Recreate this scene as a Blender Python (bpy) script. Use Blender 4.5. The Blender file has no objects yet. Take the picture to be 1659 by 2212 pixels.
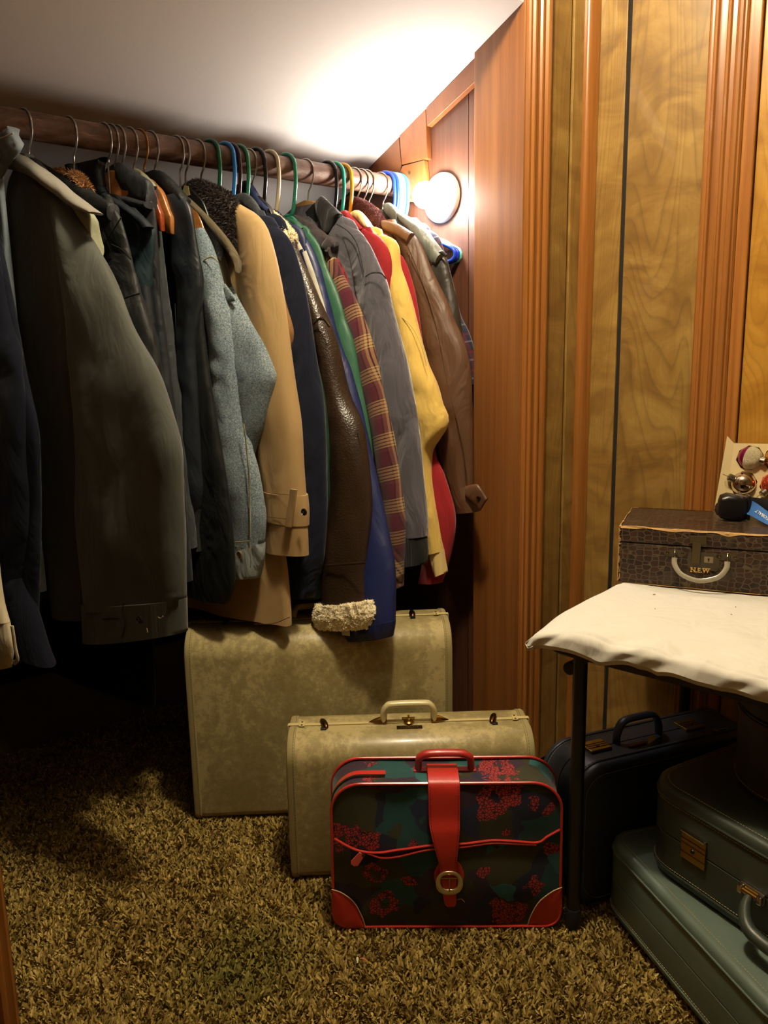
import bpy, bmesh, math, random
import numpy as np
from mathutils import Vector, Matrix
from math import sin, cos, pi, radians, atan2, sqrt

random.seed(7)
RNG = np.random.default_rng(11)
SC = bpy.context.scene
COL = SC.collection

# ------------------------------------------------------------------ camera
FOC, IMW, IMH = 1660.0, 1659, 2212
CAM_H = 1.04
HEAD, TILT, ROLL = radians(50), radians(10.57), radians(1.1)
_h = np.array([cos(HEAD), sin(HEAD), 0.0])
_r = np.array([sin(HEAD), -cos(HEAD), 0.0])
FWD = np.array([cos(TILT) * _h[0], cos(TILT) * _h[1], -sin(TILT)])
_d = np.cross(FWD, _r)
RGT = cos(ROLL) * _r + sin(ROLL) * _d
DWN = np.cross(FWD, RGT)
EYE = np.array([0.0, 0.0, CAM_H])
cam_data = bpy.data.cameras.new('camera')
cam_data.sensor_fit = 'HORIZONTAL'
cam_data.sensor_width = 36.0
cam_data.lens = 36.0 * FOC / IMW
cam_data.clip_start = 0.02
cam = bpy.data.objects.new('camera', cam_data)
COL.objects.link(cam)
cam.matrix_world = Matrix(((RGT[0], -DWN[0], -FWD[0], EYE[0]), (RGT[1], -DWN[1], -FWD[1], EYE[1]),
                           (RGT[2], -DWN[2], -FWD[2], EYE[2]), (0, 0, 0, 1)))
SC.camera = cam

# ------------------------------------------------------------------ light
world = bpy.data.worlds.new('world')
SC.world = world
world.use_nodes = True
world.node_tree.nodes['Background'].inputs[0].default_value = (1.0, 0.8, 0.55, 1)
world.node_tree.nodes['Background'].inputs[1].default_value = 0.006
SC.view_settings.view_transform = 'Standard'
SC.view_settings.look = 'None'
SC.view_settings.exposure = 0.0
SC.view_settings.gamma = 1.0
SC.view_settings.use_curve_mapping = False
BULB_STRENGTH = 290.0          # emission of the bare bulb in the closet
ROOM_LAMP = 84.0              # ceiling lamp of the room, behind the camera
lamp_data = bpy.data.lights.new('room_ceiling_lamp', 'POINT')
lamp_data.energy = ROOM_LAMP
lamp_data.color = (1.0, 0.86, 0.60)
lamp_data.shadow_soft_size = 0.06
room_lamp = bpy.data.objects.new('room_ceiling_lamp', lamp_data)
room_lamp.location = (0.78, 0.76, 2.24)
COL.objects.link(room_lamp)
SC.cycles.use_denoising = True
SC.cycles.max_bounces = 8

# ------------------------------------------------------------------ reading points off the lines of sight
def sight(x, y):
    return FWD + RGT * ((x - IMW / 2) / FOC) + DWN * ((y - IMH / 2) / FOC)
def on_plane(x, y, p, n):
    d = sight(x, y)
    return EYE + d * (np.dot(np.array(p, float) - EYE, n) / np.dot(d, n))
def at_z(x, y, z):
    return on_plane(x, y, (0, 0, z), np.array([0, 0, 1.0]))
def at_X(x, y, X):
    return on_plane(x, y, (X, 0, 0), np.array([1.0, 0, 0]))
def at_Y(x, y, Y):
    return on_plane(x, y, (0, Y, 0), np.array([0, 1.0, 0]))

# ------------------------------------------------------------------ noise
def _hash(ix, iy, iz):
    n = (ix * 374761393 + iy * 668265263 + iz * 2147483647 + 1274126177) & 0xffffffff
    n = ((n ^ (n >> 13)) * 1274126177) & 0xffffffff
    n = (n ^ (n >> 16)) & 0xffff
    return n / 32767.5 - 1.0
def vnoise(x, y, z):
    x, y, z = np.broadcast_arrays(np.asarray(x, float), np.asarray(y, float), np.asarray(z, float))
    ix, iy, iz = (np.floor(v).astype(np.int64) for v in (x, y, z))
    fx, fy, fz = x - ix, y - iy, z - iz
    fx, fy, fz = (v * v * (3 - 2 * v) for v in (fx, fy, fz))
    o = 0
    for dx in (0, 1):
        for dy in (0, 1):
            for dz in (0, 1):
                w = (fx if dx else 1 - fx) * (fy if dy else 1 - fy) * (fz if dz else 1 - fz)
                o = o + w * _hash(ix + dx, iy + dy, iz + dz)
    return o

# ------------------------------------------------------------------ mesh building
class MB:
    """collects vertices, faces and uvs of ONE mesh"""
    def __init__(self):
        self.v, self.f, self.uv, self.n = [], [], {}, 0
    def add(self, v, f, uv=None):
        v = np.asarray(v, float).reshape(-1, 3)
        b = self.n
        self.v.append(v)
        for k, q in enumerate(f):
            self.f.append([b + i for i in q])
            if uv is not None:
                self.uv[len(self.f) - 1] = uv[k]
        self.n += len(v)
        return self
    def box(self, c, s, R=None):
        c, s = np.array(c, float), np.array(s, float) / 2
        p = np.array([[x, y, z] for x in (-1, 1) for y in (-1, 1) for z in (-1, 1)], float) * s
        if R is not None:
            p = p @ np.array(R).T
        return self.add(p + c, [(0, 1, 3, 2), (4, 6, 7, 5), (0, 4, 5, 1), (2, 3, 7, 6), (0, 2, 6, 4), (1, 5, 7, 3)])
    def bbox(self, x0, x1, y0, y1, z0, z1):
        return self.box(((x0 + x1) / 2, (y0 + y1) / 2, (z0 + z1) / 2), (x1 - x0, y1 - y0, z1 - z0))
    def rings(self, R, cap0=True, cap1=True, closed=True, uvs=None):
        """R: list of rings (same count), joined in order"""
        R = [np.asarray(r, float) for r in R]
        m, k = len(R[0]), len(R)
        f, uv = [], []
        e = m if closed else m - 1
        for i in range(k - 1):
            for j in range(e):
                a, b = i * m + j, i * m + (j + 1) % m
                f.append((a, b, b + m, a + m))
                if uvs is not None:
                    u0 = uvs[i][j], uvs[i][j + 1] if j + 1 < len(uvs[i]) else uvs[i][j]
                    u1 = uvs[i + 1][j], uvs[i + 1][j + 1] if j + 1 < len(uvs[i + 1]) else uvs[i + 1][j]
                    uv.append([u0[0], u0[1], u1[1], u1[0]])
        if cap0:
            f.append(tuple(range(m - 1, -1, -1)))
            uv.append([(0, 0)] * m)
        if cap1:
            f.append(tuple((k - 1) * m + j for j in range(m)))
            uv.append([(0, 0)] * m)
        return self.add(np.concatenate(R), f, uv if uvs is not None else None)
    def tube(self, P, r, m=8, closed=False, flat=1.0, up=None):
        P = np.asarray(P, float)
        k = len(P)
        r = np.broadcast_to(np.asarray(r, float), (k,))
        if closed:
            T = np.roll(P, -1, 0) - np.roll(P, 1, 0)
        else:
            T = np.gradient(P, axis=0)
        T /= np.linalg.norm(T, axis=1)[:, None] + 1e-12
        u = np.array(up if up is not None else (0.13, 0.29, 0.95), float)
        if up is None and abs(T[0] @ u) > 0.9:
            u = np.array([1.0, 0.1, 0])
        R = []
        for i in range(k):
            s = np.cross(T[i], u)
            if np.linalg.norm(s) < 1e-6:
                s = np.cross(T[i], (1, 0.2, 0))
            s /= np.linalg.norm(s)
            w = np.cross(s, T[i])
            if up is None:
                u = w
            a = np.arange(m) * 2 * pi / m
            R.append(P[i] + r[i] * (np.cos(a)[:, None] * s + flat * np.sin(a)[:, None] * w))
        if closed:
            R.append(R[0])
            return self.rings(R, False, False)
        return self.rings(R)
    def prism(self, poly, e, t, o=(0, 0, 0)):
        """poly: 2-D outline; e=(ex,ey) its axes in space; extruded by the vector t"""
        P = np.array([np.array(o, float) + a * np.array(e[0], float) + b * np.array(e[1], float) for a, b in poly])
        return self.rings([P, P + np.array(t, float)])
    def lathe(self, prof, c=(0, 0, 0), ax=(0, 0, 1), m=24):
        """prof: (radius, height) pairs along the axis"""
        ax = np.array(ax, float) / np.linalg.norm(ax)
        s = np.cross(ax, (0.3, 0.9, 0.2)); s /= np.linalg.norm(s)
        w = np.cross(ax, s)
        a = np.arange(m) * 2 * pi / m
        R = [np.array(c, float) + h * ax + max(r, 1e-5) * (np.cos(a)[:, None] * s + np.sin(a)[:, None] * w) for r, h in prof]
        return self.rings(R)

def link(name, mb, mat, parent=None, smooth=True, bevel=0.0, auto=None, kind=None, label=None):
    me = bpy.data.meshes.new(name)
    v = np.concatenate(mb.v)
    me.from_pydata(v.tolist(), [], mb.f)
    if mb.uv:
        uvl = me.uv_layers.new(name='uv')
        flat = []
        for i, q in enumerate(mb.f):
            flat += list(mb.uv.get(i, [(0, 0)] * len(q)))
        uvl.data.foreach_set('uv', np.array(flat, float).ravel())
    bm = bmesh.new(); bm.from_mesh(me)
    if bevel:
        bmesh.ops.bevel(bm, geom=[e for e in bm.edges if e.is_manifold and e.calc_face_angle(0) > 0.6], offset=bevel, segments=2, affect='EDGES', profile=0.5, clamp_overlap=True)
    bmesh.ops.recalc_face_normals(bm, faces=bm.faces)
    bm.to_mesh(me); bm.free()
    if smooth:
        me.shade_smooth()
        me.set_sharp_from_angle(angle=radians(auto if auto else 42))
    if mat is not None:
        me.materials.append(mat)
    o = bpy.data.objects.new(name, me)
    COL.objects.link(o)
    if parent is not None:
        o.parent = parent
    if kind:
        o['kind'] = kind
    if label:
        o['label'] = label
    return o
def tag(o, label, cat, group=None):
    o['label'] = label; o['category'] = cat
    if group:
        o['group'] = group
    return o
def thing(name, label, cat, loc=(0, 0, 0), rz=0.0, group=None):
    o = bpy.data.objects.new(name, None)
    o.empty_display_size = 0.05
    COL.objects.link(o)
    o.location = loc; o.rotation_euler = (0, 0, rz)
    return tag(o, label, cat, group)
def structure(name, mb, mat, **k):
    return link(name, mb, mat, kind='structure', **k)

def spline(P, n=0, closed=False, step=None):
    """Catmull-Rom through P, evenly resampled to n points"""
    P = np.asarray(P, float)
    if len(P) == 2 and not closed:
        Q = P[0] + (P[1] - P[0]) * np.linspace(0, 1, 24)[:, None]
    else:
        E = np.concatenate([P[-1:], P, P[:2]]) if closed else np.concatenate([2 * P[:1] - P[1:2], P, 2 * P[-1:] - P[-2:-1]])
        Q = []
        for i in range(1, len(E) - 2):
            a, b, c, d = E[i - 1:i + 3]
            for t in np.linspace(0, 1, 14, endpoint=False):
                Q.append(0.5 * (2 * b + (c - a) * t + (2 * a - 5 * b + 4 * c - d) * t * t + (3 * b - a - 3 * c + d) * t ** 3))
        Q.append(E[-2]); Q = np.array(Q)
    L = np.concatenate([[0], np.cumsum(np.linalg.norm(np.diff(Q, axis=0), axis=1))])
    if step:
        n = max(2, int(L[-1] / step) + 1)
    t = np.linspace(0, L[-1], n + 1 if closed else n)
    R = np.stack([np.interp(t, L, Q[:, k]) for k in range(P.shape[1])], 1)
    return R[:-1] if closed else R

def even(P, n=0, step=None):
    """closed outline resampled evenly along its straight segments"""
    P = np.asarray(P, float); Q = np.concatenate([P, P[:1]])
    L = np.concatenate([[0], np.cumsum(np.linalg.norm(np.diff(Q, axis=0), axis=1))])
    n = n or int(L[-1] / step)
    t = np.linspace(0, L[-1], n, endpoint=False)
    return np.stack([np.interp(t, L, Q[:, k]) for k in range(P.shape[1])], 1)

def rrect(w, h, r, m=6):
    """rounded rectangle outline, anticlockwise, centred"""
    P = []
    for cx, cy, a0 in ((1, 1, 0), (-1, 1, 90), (-1, -1, 180), (1, -1, 270)):
        for i in range(m + 1):
            a = radians(a0 + 90 * i / m)
            P.append((cx * (w / 2 - r) + r * cos(a), cy * (h / 2 - r) + r * sin(a)))
    return np.array(P)

# ------------------------------------------------------------------ materials
def rgb(s):
    s = s.lstrip('#')
    c = [int(s[i:i + 2], 16) / 255 for i in (0, 2, 4)]
    return tuple(x / 12.92 if x < 0.04045 else ((x + 0.055) / 1.055) ** 2.4 for x in c) + (1.0,)
class NT:
    def __init__(self, name):
        self.m = bpy.data.materials.new(name); self.m.use_nodes = True
        self.t = self.m.node_tree; self.N = self.t.nodes
        self.b = self.N['Principled BSDF']; self.out = self.N['Material Output']
    def n(self, kind, **k):
        x = self.N.new(kind)
        for a, v in k.items():
            if a.startswith('i_'):
                key = a[2:]
                x.inputs[int(key) if key.isdigit() else key.replace('_', ' ')].default_value = v
            else:
                setattr(x, a, v)
        return x
    def l(self, a, b):
        self.t.links.new(a, b)
    def co(self, kind='Object', scale=(1, 1, 1), rnd=0.0):
        tc = self.n('ShaderNodeTexCoord')
        src = tc.outputs[kind]
        mp = self.n('ShaderNodeMapping'); mp.inputs['Scale'].default_value = scale
        if rnd:
            oi = self.n('ShaderNodeObjectInfo')
            ml = self.n('ShaderNodeMath', operation='MULTIPLY'); ml.inputs[1].default_value = rnd
            self.l(oi.outputs['Random'], ml.inputs[0])
            ad = self.n('ShaderNodeVectorMath', operation='ADD')
            self.l(src, ad.inputs[0]); self.l(ml.outputs[0], ad.inputs[1]); src = ad.outputs[0]
        self.l(src, mp.inputs[0])
        return mp.outputs[0]
    def noise(self, co, scale, detail=3, rough=0.55, dist=0.0):
        x = self.n('ShaderNodeTexNoise'); x.inputs['Scale'].default_value = scale
        x.inputs['Detail'].default_value = detail; x.inputs['Roughness'].default_value = rough
        x.inputs['Distortion'].default_value = dist
        self.l(co, x.inputs['Vector']); return x.outputs['Fac']
    def ramp(self, fac, stops, interp='LINEAR'):
        r = self.n('ShaderNodeValToRGB'); cr = r.color_ramp; cr.interpolation = interp
        while len(cr.elements) < len(stops):
            cr.elements.new(0.5)
        for e, (p, c) in zip(cr.elements, stops):
            e.position = p; e.color = rgb(c) if isinstance(c, str) else c
        self.l(fac, r.inputs[0]); return r.outputs[0]
    def mix(self, fac, a, b, mode='MIX'):
        x = self.n('ShaderNodeMix', data_type='RGBA', blend_type=mode)
        for s, v in ((x.inputs[0], fac), (x.inputs[6], a), (x.inputs[7], b)):
            if isinstance(v, (int, float)):
                s.default_value = v
            elif isinstance(v, str):
                s.default_value = rgb(v)
            elif isinstance(v, tuple):
                s.default_value = v
            else:
                self.l(v, s)
        return x.outputs[2]
    def math(self, op, a, b=None):
        x = self.n('ShaderNodeMath', operation=op)
        for s, v in ((x.inputs[0], a), (x.inputs[1], b)):
            if v is None:
                continue
            if isinstance(v, (int, float)):
                s.default_value = v
            else:
                self.l(v, s)
        return x.outputs[0]
    def bump(self, h, strength, dist=0.002):
        x = self.n('ShaderNodeBump'); x.inputs['Strength'].default_value = strength; x.inputs['Distance'].default_value = dist
        self.l(h, x.inputs['Height']); self.l(x.outputs[0], self.b.inputs['Normal'])
    def done(self, col=None, rough=0.6, metal=0.0, spec=0.5, sheen=0.0, coat=0.0):
        b = self.b
        if col is not None:
            if isinstance(col, (str, tuple)):
                b.inputs['Base Color'].default_value = rgb(col) if isinstance(col, str) else col
            else:
                self.l(col, b.inputs['Base Color'])
        if isinstance(rough, (int, float)):
            b.inputs['Roughness'].default_value = rough
        else:
            self.l(rough, b.inputs['Roughness'])
        b.inputs['Metallic'].default_value = metal
        b.inputs['Specular IOR Level'].default_value = spec
        b.inputs['Sheen Weight'].default_value = sheen
        b.inputs['Coat Weight'].default_value = coat
        return self.m
_M = {}
def plain(col, rough=0.5, metal=0.0, spec=0.5, coat=0.0):
    k = ('p', col, rough, metal, spec, coat)
    if k not in _M:
        _M[k] = NT('plain').done(col, rough, metal, spec, coat=coat)
    return _M[k]
def birch(dark, mid, light, line, rough=0.3, rnd=7.0):
    """rotary-cut plywood face: wandering contour lines and soft cross figure"""
    t = NT('birch')
    co = t.co('Object', (5.5, 5.5, 0.62), rnd)
    n = t.noise(co, 1.0, 2.0, 0.45, 0.5)
    rings = t.math('FRACT', t.math('MULTIPLY', n, 30))
    ln = t.ramp(rings, [(0.0, (0.9, 0.9, 0.9, 1)), (0.2, (0.3, 0.3, 0.3, 1)), (0.6, (0, 0, 0, 1)), (0.9, (0.15, 0.15, 0.15, 1)), (1.0, (0.9, 0.9, 0.9, 1))])
    fig = t.noise(t.co('Object', (6, 6, 9), rnd * 1.3), 1.0, 4, 0.55, 1.5)
    c = t.ramp(fig, [(0.3, dark), (0.5, mid), (0.72, light)])
    c = t.mix(t.math('MULTIPLY', ln, 0.42), c, line)
    fine = t.noise(t.co('Object', (300, 300, 9), rnd), 1.0, 3, 0.6)
    c = t.mix(t.ramp(fine, [(0.5, (0, 0, 0, 1)), (0.8, (0.4, 0.4, 0.4, 1))]), c, dark)
    oi = t.n('ShaderNodeObjectInfo'); hs = t.n('ShaderNodeHueSaturation')
    t.l(t.math('ADD', t.math('MULTIPLY', oi.outputs['Random'], 0.25), 0.87), hs.inputs['Value']); t.l(c, hs.inputs['Color'])
    t.bump(fig, 0.06, 0.002)
    return t.done(hs.outputs[0], rough, 0, 0.5, coat=0.25)
def cloth(col, var=0.25, rough=0.85, weave=900.0, bump=0.25, sheen=0.15, spec=0.25, blotch=14.0, wrinkle=38.0):
    k = ('c', col, var, rough, weave, bump, sheen, spec)
    if k not in _M:
        t = NT('cloth')
        co = t.co()
        c = t.mix(t.noise(co, blotch, 4), t.mix(var, col, '#000000'), col)
        w = t.noise(co, weave, 2)
        c = t.mix(t.math('MULTIPLY', w, 0.35), c, t.mix(0.5, c, '#ffffff', 'SOFT_LIGHT'))
        h = t.math('ADD', t.math('MULTIPLY', w, 0.4), t.math('MULTIPLY', t.noise(co, 60, 3), 0.6))
        h = t.math('ADD', h, t.math('MULTIPLY', t.noise(t.co('Object', (13, 13, 6)), 1.0, 3, 0.5, 1.2), wrinkle))
        t.bump(h, bump, 0.002)
        _M[k] = t.done(c, rough, 0, spec, sheen)
    return _M[k]
def leather(col, hi, rough=0.42, scale=420.0, bump=0.35, wear=0.5):
    k = ('l', col, hi, rough, scale)
    if k not in _M:
        t = NT('leather')
        co = t.co()
        a = t.noise(co, 9, 5, 0.65)
        c = t.mix(t.ramp(a, [(0.45, (0, 0, 0, 1)), (0.8, (wear, wear, wear, 1))]), col, hi)
        v = t.n('ShaderNodeTexVoronoi'); v.inputs['Scale'].default_value = scale; t.l(co, v.inputs['Vector'])
        h = t.math('ADD', t.math('MULTIPLY', v.outputs['Distance'], 0.5), t.math('MULTIPLY', t.noise(co, 45, 4, 0.7), 0.9))
        t.bump(h, bump, 0.002)
        _M[k] = t.done(c, rough, 0, 0.5)
    return _M[k]
def wood(dark, mid, light, rough=0.32, sx=(38, 38, 1.3), dist=1.2, rnd=9.0, contrast=0.5, coat=0.25, fig=0.35, bump=0.08):
    k = ('w', dark, mid, light, rough, sx, dist)
    if k not in _M:
        t = NT('wood')
        co = t.co('Object', sx, rnd)
        a = t.noise(co, 1.0, 6, 0.62, dist)
        c = t.ramp(a, [(0.25, dark), (0.5, mid), (0.75, light)])
        co2 = t.co('Object', (5, 5, 0.9), rnd * 1.7)
        wv = t.n('ShaderNodeTexWave', wave_type='RINGS', rings_direction='Y')
        wv.inputs['Scale'].default_value = 1.5; wv.inputs['Distortion'].default_value = 7.5; wv.inputs['Detail'].default_value = 3
        wv.inputs['Detail Scale'].default_value = 0.8
        t.l(co2, wv.inputs['Vector'])
        c = t.mix(t.math('MULTIPLY', wv.outputs['Fac'], fig), c, dark, 'MIX')
        fine = t.noise(t.co('Object', (260, 260, 7), rnd), 1.0, 3, 0.6)
        c = t.mix(t.ramp(fine, [(0.5, (0, 0, 0, 1)), (0.8, (0.45, 0.45, 0.45, 1))]), c, dark)
        oi = t.n('ShaderNodeObjectInfo')
        hs = t.n('ShaderNodeHueSaturation')
        t.l(t.math('ADD', t.math('MULTIPLY', oi.outputs['Random'], 0.3), 0.85), hs.inputs['Value'])
        t.l(c, hs.inputs['Color'])
        t.bump(a, bump, 0.002)
        _M[k] = t.done(hs.outputs[0], rough, 0, 0.5, coat=coat)
    return _M[k]

# ================================================================== THE ROOM
XJ, YC, YJ = 1.42, 1.19, 1.333      # right jamb face, room side and closet side of the opening wall
XW, XE = at_Y(1268, 400, 1.19)[0], 1.45                  # right wall of the room, end wall of the closet
XL = 0.2225                            # left jamb face
YR, RR = 1.613, 0.0255                 # clothes rod
XB, YB, ZC = -1.7, -2.3, 2.3          # far side of the room behind the camera
YK = 2.75                             # knee wall at the back of the closet

M_panel = birch('#725428', '#886833', '#a08044', '#4e3718', 0.32)
M_trim = wood('#7a4a1e', '#945d28', '#a56e35', rough=0.28, sx=(60, 60, 1.6), dist=0.6, fig=0.2, coat=0.4)
M_jamb = wood('#633a1a', '#774921', '#85572b', rough=0.4, sx=(60, 60, 1.2), dist=0.5, fig=0.15, coat=0.15)
M_door = birch('#9a6a22', '#b07e2c', '#c2923c', '#7a4e16', 0.3)
M_end = wood('#3f2416', '#523020', '#613d2a', rough=0.5, sx=(60, 60, 2.0), dist=0.8, fig=0.25, coat=0.05)
M_slope = wood('#6d3a17', '#834b21', '#935c30', rough=0.45, sx=(30, 9, 9), dist=1.2, fig=0.3, coat=0.1)
M_dark = plain('#14110c', 0.9)
t = NT('plaster')
_c = t.co()
M_plaster = (t.bump(t.noise(_c, 55, 5, 0.6), 0.12, 0.003),
             t.done(t.mix(t.noise(_c, 3, 4), '#e6e0da', '#ece6e0'), 0.85, 0, 0.3))[1]
M_plain_wall = plain('#8a6c40', 0.7)
M_shade = plain('#1c1713', 0.95, 0, 0.1)  # near-black wall colour stands in for the shade deep in the closet

# floor, with the pile of the carpet standing on it
t = NT('carpet_back')
M_back = t.done(t.mix(t.noise(t.co(), 240, 3), '#4a3a16', '#6a5526'), 0.95, 0, 0.1)
floor = structure('floor', MB().bbox(XB, XW + 0.7, YB, YK + 0.1, -0.05, 0.0), M_back, smooth=False)

def carpet():
    x0, x1, y0, y1 = -0.12, 1.5, 0.28, 2.2
    step = 0.0037
    gx, gy = np.meshgrid(np.arange(x0, x1, step), np.arange(y0, y1, step))
    P = np.stack([gx.ravel(), gy.ravel()], 1)
    P += RNG.uniform(-step * 0.6, step * 0.6, P.shape)
    # keep what the opening lets one see, thinning the far dark end
    V = np.column_stack([P, np.zeros(len(P))]) - EYE
    z = V @ FWD
    px, py = IMW / 2 + FOC * (V @ RGT) / z, IMH / 2 + FOC * (V @ DWN) / z
    keep = (px > -260) & (px < 1900) & (py < 2620)
    far = py < 1620
    keep &= ~far | (RNG.random(len(P)) < 0.4)
    P = P[keep]; n = len(P)
    clump = vnoise(P[:, 0] * 55, P[:, 1] * 55, 0.3)
    lean = vnoise(P[:, 0] * 60, P[:, 1] * 60, 5.1) * 2.5 * pi + RNG.normal(0, 0.7, n)
    hgt = 0.0085 * (1 + 0.3 * clump) * RNG.uniform(0.75, 1.2, n)
    bend = RNG.uniform(0.4, 1.0, n) * hgt
    w = RNG.uniform(0.0013, 0.0021, n)
    d = np.stack([np.cos(lean), np.sin(lean)], 1)
    q = RNG.uniform(0, 2 * pi, n)
    s = np.stack([np.cos(q), np.sin(q)], 1)
    V = np.zeros((n, 7, 3))
    for k, (u, ww) in enumerate(((0.0, 1.0), (0.55, 1.25), (0.9, 0.9))):
        c = P + d * (bend * u ** 1.7)[:, None]
        V[:, 2 * k, :2] = c - s * (w * ww)[:, None]
        V[:, 2 * k + 1, :2] = c + s * (w * ww)[:, None]
        V[:, 2 * k, 2] = V[:, 2 * k + 1, 2] = hgt * u
    V[:, 6, :2] = P + d * bend[:, None]; V[:, 6, 2] = hgt
    base = (np.arange(n) * 7)[:, None]
    tri = np.concatenate([base + np.array(t_) for t_ in ((0, 1, 3), (0, 3, 2), (2, 3, 5), (2, 5, 4), (4, 5, 6))], 1).reshape(-1, 3)
    me = bpy.data.meshes.new('carpet_pile')
    me.vertices.add(n * 7); me.vertices.foreach_set('co', V.ravel())
    me.loops.add(len(tri) * 3); me.loops.foreach_set('vertex_index', tri.ravel().astype(np.int32))
    me.polygons.add(len(tri)); me.polygons.foreach_set('loop_start', (np.arange(len(tri)) * 3).astype(np.int32))
    me.update(calc_edges=True)
    at = me.attributes.new('tint', 'FLOAT', 'POINT')
    at.data.foreach_set('value', np.repeat(RNG.random(n), 7).astype(np.float32))
    t = NT('carpet_pile')
    a = t.n('ShaderNodeAttribute', attribute_name='tint')
    c = t.ramp(a.outputs['Fac'], [(0.0, '#74602c'), (0.35, '#9a8240'), (0.65, '#b09850'), (0.9, '#c8ae6c'), (1.0, '#8a683c')])
    big = t.noise(t.co(), 9, 5, 0.65)
    c = t.mix(t.ramp(big, [(0.38, (0.35, 0.35, 0.35, 1)), (0.62, (0, 0, 0, 1))]), c, '#6a5426')
    # an old green stain near the middle
    vd = t.n('ShaderNodeVectorMath', operation='DISTANCE'); vd.inputs[1].default_value = tuple(at_z(520, 2090, 0))
    t.l(t.co(), vd.inputs[0])
    st = t.ramp(t.math('ADD', vd.outputs['Value'], t.math('MULTIPLY', t.noise(t.co(), 14, 3), 0.14)), [(0.09, (0.55, 0.55, 0.55, 1)), (0.24, (0, 0, 0, 1))])
    c = t.mix(st, c, '#4a5a1c')
    me.materials.append(t.done(c, 0.9, 0, 0.15))
    o = bpy.data.objects.new('carpet_pile', me); COL.objects.link(o)
    o['kind'] = 'stuff'
    tag(o, 'olive brown shag carpet pile with a faint green stain', 'carpet')
carpet()

# ---- the wall with the closet opening; its right end is panelled
wall_front = structure('wall_front', MB().bbox(XJ + 0.02, XW + 0.1, YC + 0.008, YJ, 0, ZC), M_dark, smooth=False)
structure('wall_front_left', MB().bbox(XB, XL - 0.02, YC, YJ, 0, ZC), M_plain_wall, smooth=False)
structure('wall_front_header', MB().bbox(XL - 0.02, XJ + 0.02, YC, YJ, 1.93, ZC), M_plain_wall, smooth=False)
def pX(px, py=500):
    return at_Y(px, py, YC)[0]
def plank(name, x0, x1, y0, y1, z0, z1, mat, par, bevel=0.0015):
    return link(name, MB().bbox(x0, x1, y0, y1, z0, z1), mat, par, smooth=False, bevel=bevel)
xs = [pX(1176), pX(1224), pX(1230), pX(1250)]
plank('panel_plank', xs[0], xs[1], YC - 0.001, YC + 0.009, 0.01, ZC, M_panel, wall_front)
plank('panel_plank', xs[2], xs[3] + 0.004, YC - 0.001, YC + 0.009, 0.01, ZC, M_panel, wall_front)

def casing(name, along, at, w, proud, flip, parent):
    """fluted casing: profile across the wall (u) and out of it (o), run from floor to ceiling"""
    pr = [(0, 0), (0, .60), (.04, .78), (.09, .70), (.14, .70), (.18, .98), (.24, 1.0), (.28, .74), (.33, .68), (.46, .66), (.5, .9), (.56, .93),
          (.6, .68), (.70, .64), (.74, .96), (.80, 1.06), (.87, 1.0), (.91, .8), (.95, .8), (1, .6), (1, 0)]
    if flip:
        pr = [(1 - a, b) for a, b in pr][::-1]
    mb = MB()
    if along == 'X':
        mb.prism(pr, ((w, 0, 0), (0, -proud, 0)), (0, 0, ZC - 0.002), at)
    else:
        mb.prism(pr, ((0, -w, 0), (-proud, 0, 0)), (0, 0, ZC - 0.002), at)
    return link(name, mb, M_trim, parent, smooth=True, auto=25)
jr = structure('trim_1', MB().bbox(XJ, XJ + 0.022, YC - 0.004, YJ + 0.004, 0.0, 1.94), M_jamb, smooth=False, bevel=0.002)
casing('casing', 'X', (XJ + 0.003, YC, 0.001), pX(1177) - XJ - 0.003, 0.019, False, jr)
jl = structure('trim_2', MB().bbox(XL - 0.022, XL, YC - 0.004, YJ + 0.004, 0.0, 1.94), M_jamb, smooth=False, bevel=0.002)
casing('casing', 'X', (XL - 0.093, YC, 0.001), 0.09, 0.019, True, jl)
# cove strip in the corner of the two panelled walls
xc = pX(1250)
wq = XW - xc
pr = [(0, 0), (0, -0.005)] + [(wq * (1 - cos(a_)), -0.005 - 0.017 * sin(a_)) for a_ in np.linspace(0.2, 1.45, 7)] + [(wq, -0.024), (wq + 0.001, -0.024), (wq + 0.001, 0)]
structure('trim_3', MB().prism(pr, ((1, 0, 0), (0, 1, 0)), (0, 0, ZC), (xc + 0.001, YC, 0)), M_trim, smooth=True, auto=50)

# ---- right wall of the room, planked; a door with the same casing further along
WROT = radians(11)                   # this wall stands a little off square
_wn, _wd = np.array([cos(WROT), sin(WROT), 0]), np.array([sin(WROT), -cos(WROT), 0])
def pY(px, py=300):
    return YC - float((on_plane(px, py, (XW, YC, 0), _wn) - np.array([XW, YC, 0])) @ _wd)
_before = set(bpy.data.objects)
wall_right = structure('wall_right', MB().bbox(XW + 0.008, XW + 0.12, YB, YC + 0.02, 0, ZC), M_dark, smooth=False)
ys = [YC - 0.022, pY(1347), pY(1356), pY(1524)]
plank('panel_plank', XW, XW + 0.009, ys[1], ys[0], 0.01, ZC, M_panel, wall_right)
plank('panel_plank', XW, XW + 0.009, ys[3] - 0.01, ys[2], 0.01, ZC, M_panel, wall_right)
yc0, yc1, yd = pY(1524), pY(1606), pY(1634)
td = structure('trim_4', MB().bbox(XW - 0.012, XW + 0.01, yd, yc1, 0, ZC), M_trim, smooth=False, bevel=0.003)
casing('casing', 'Y', (XW, yc0, 0.001), yc0 - yc1, 0.020, False, td)
structure('door_1', MB().bbox(XW - 0.002, XW + 0.03, yd - 0.78, yd - 0.002, 0.01, 2.0), M_door, smooth=False, bevel=0.002)
plank('panel_plank', XW, XW + 0.009, YB, yd - 0.79, 0.01, ZC, M_panel, wall_right)
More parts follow.
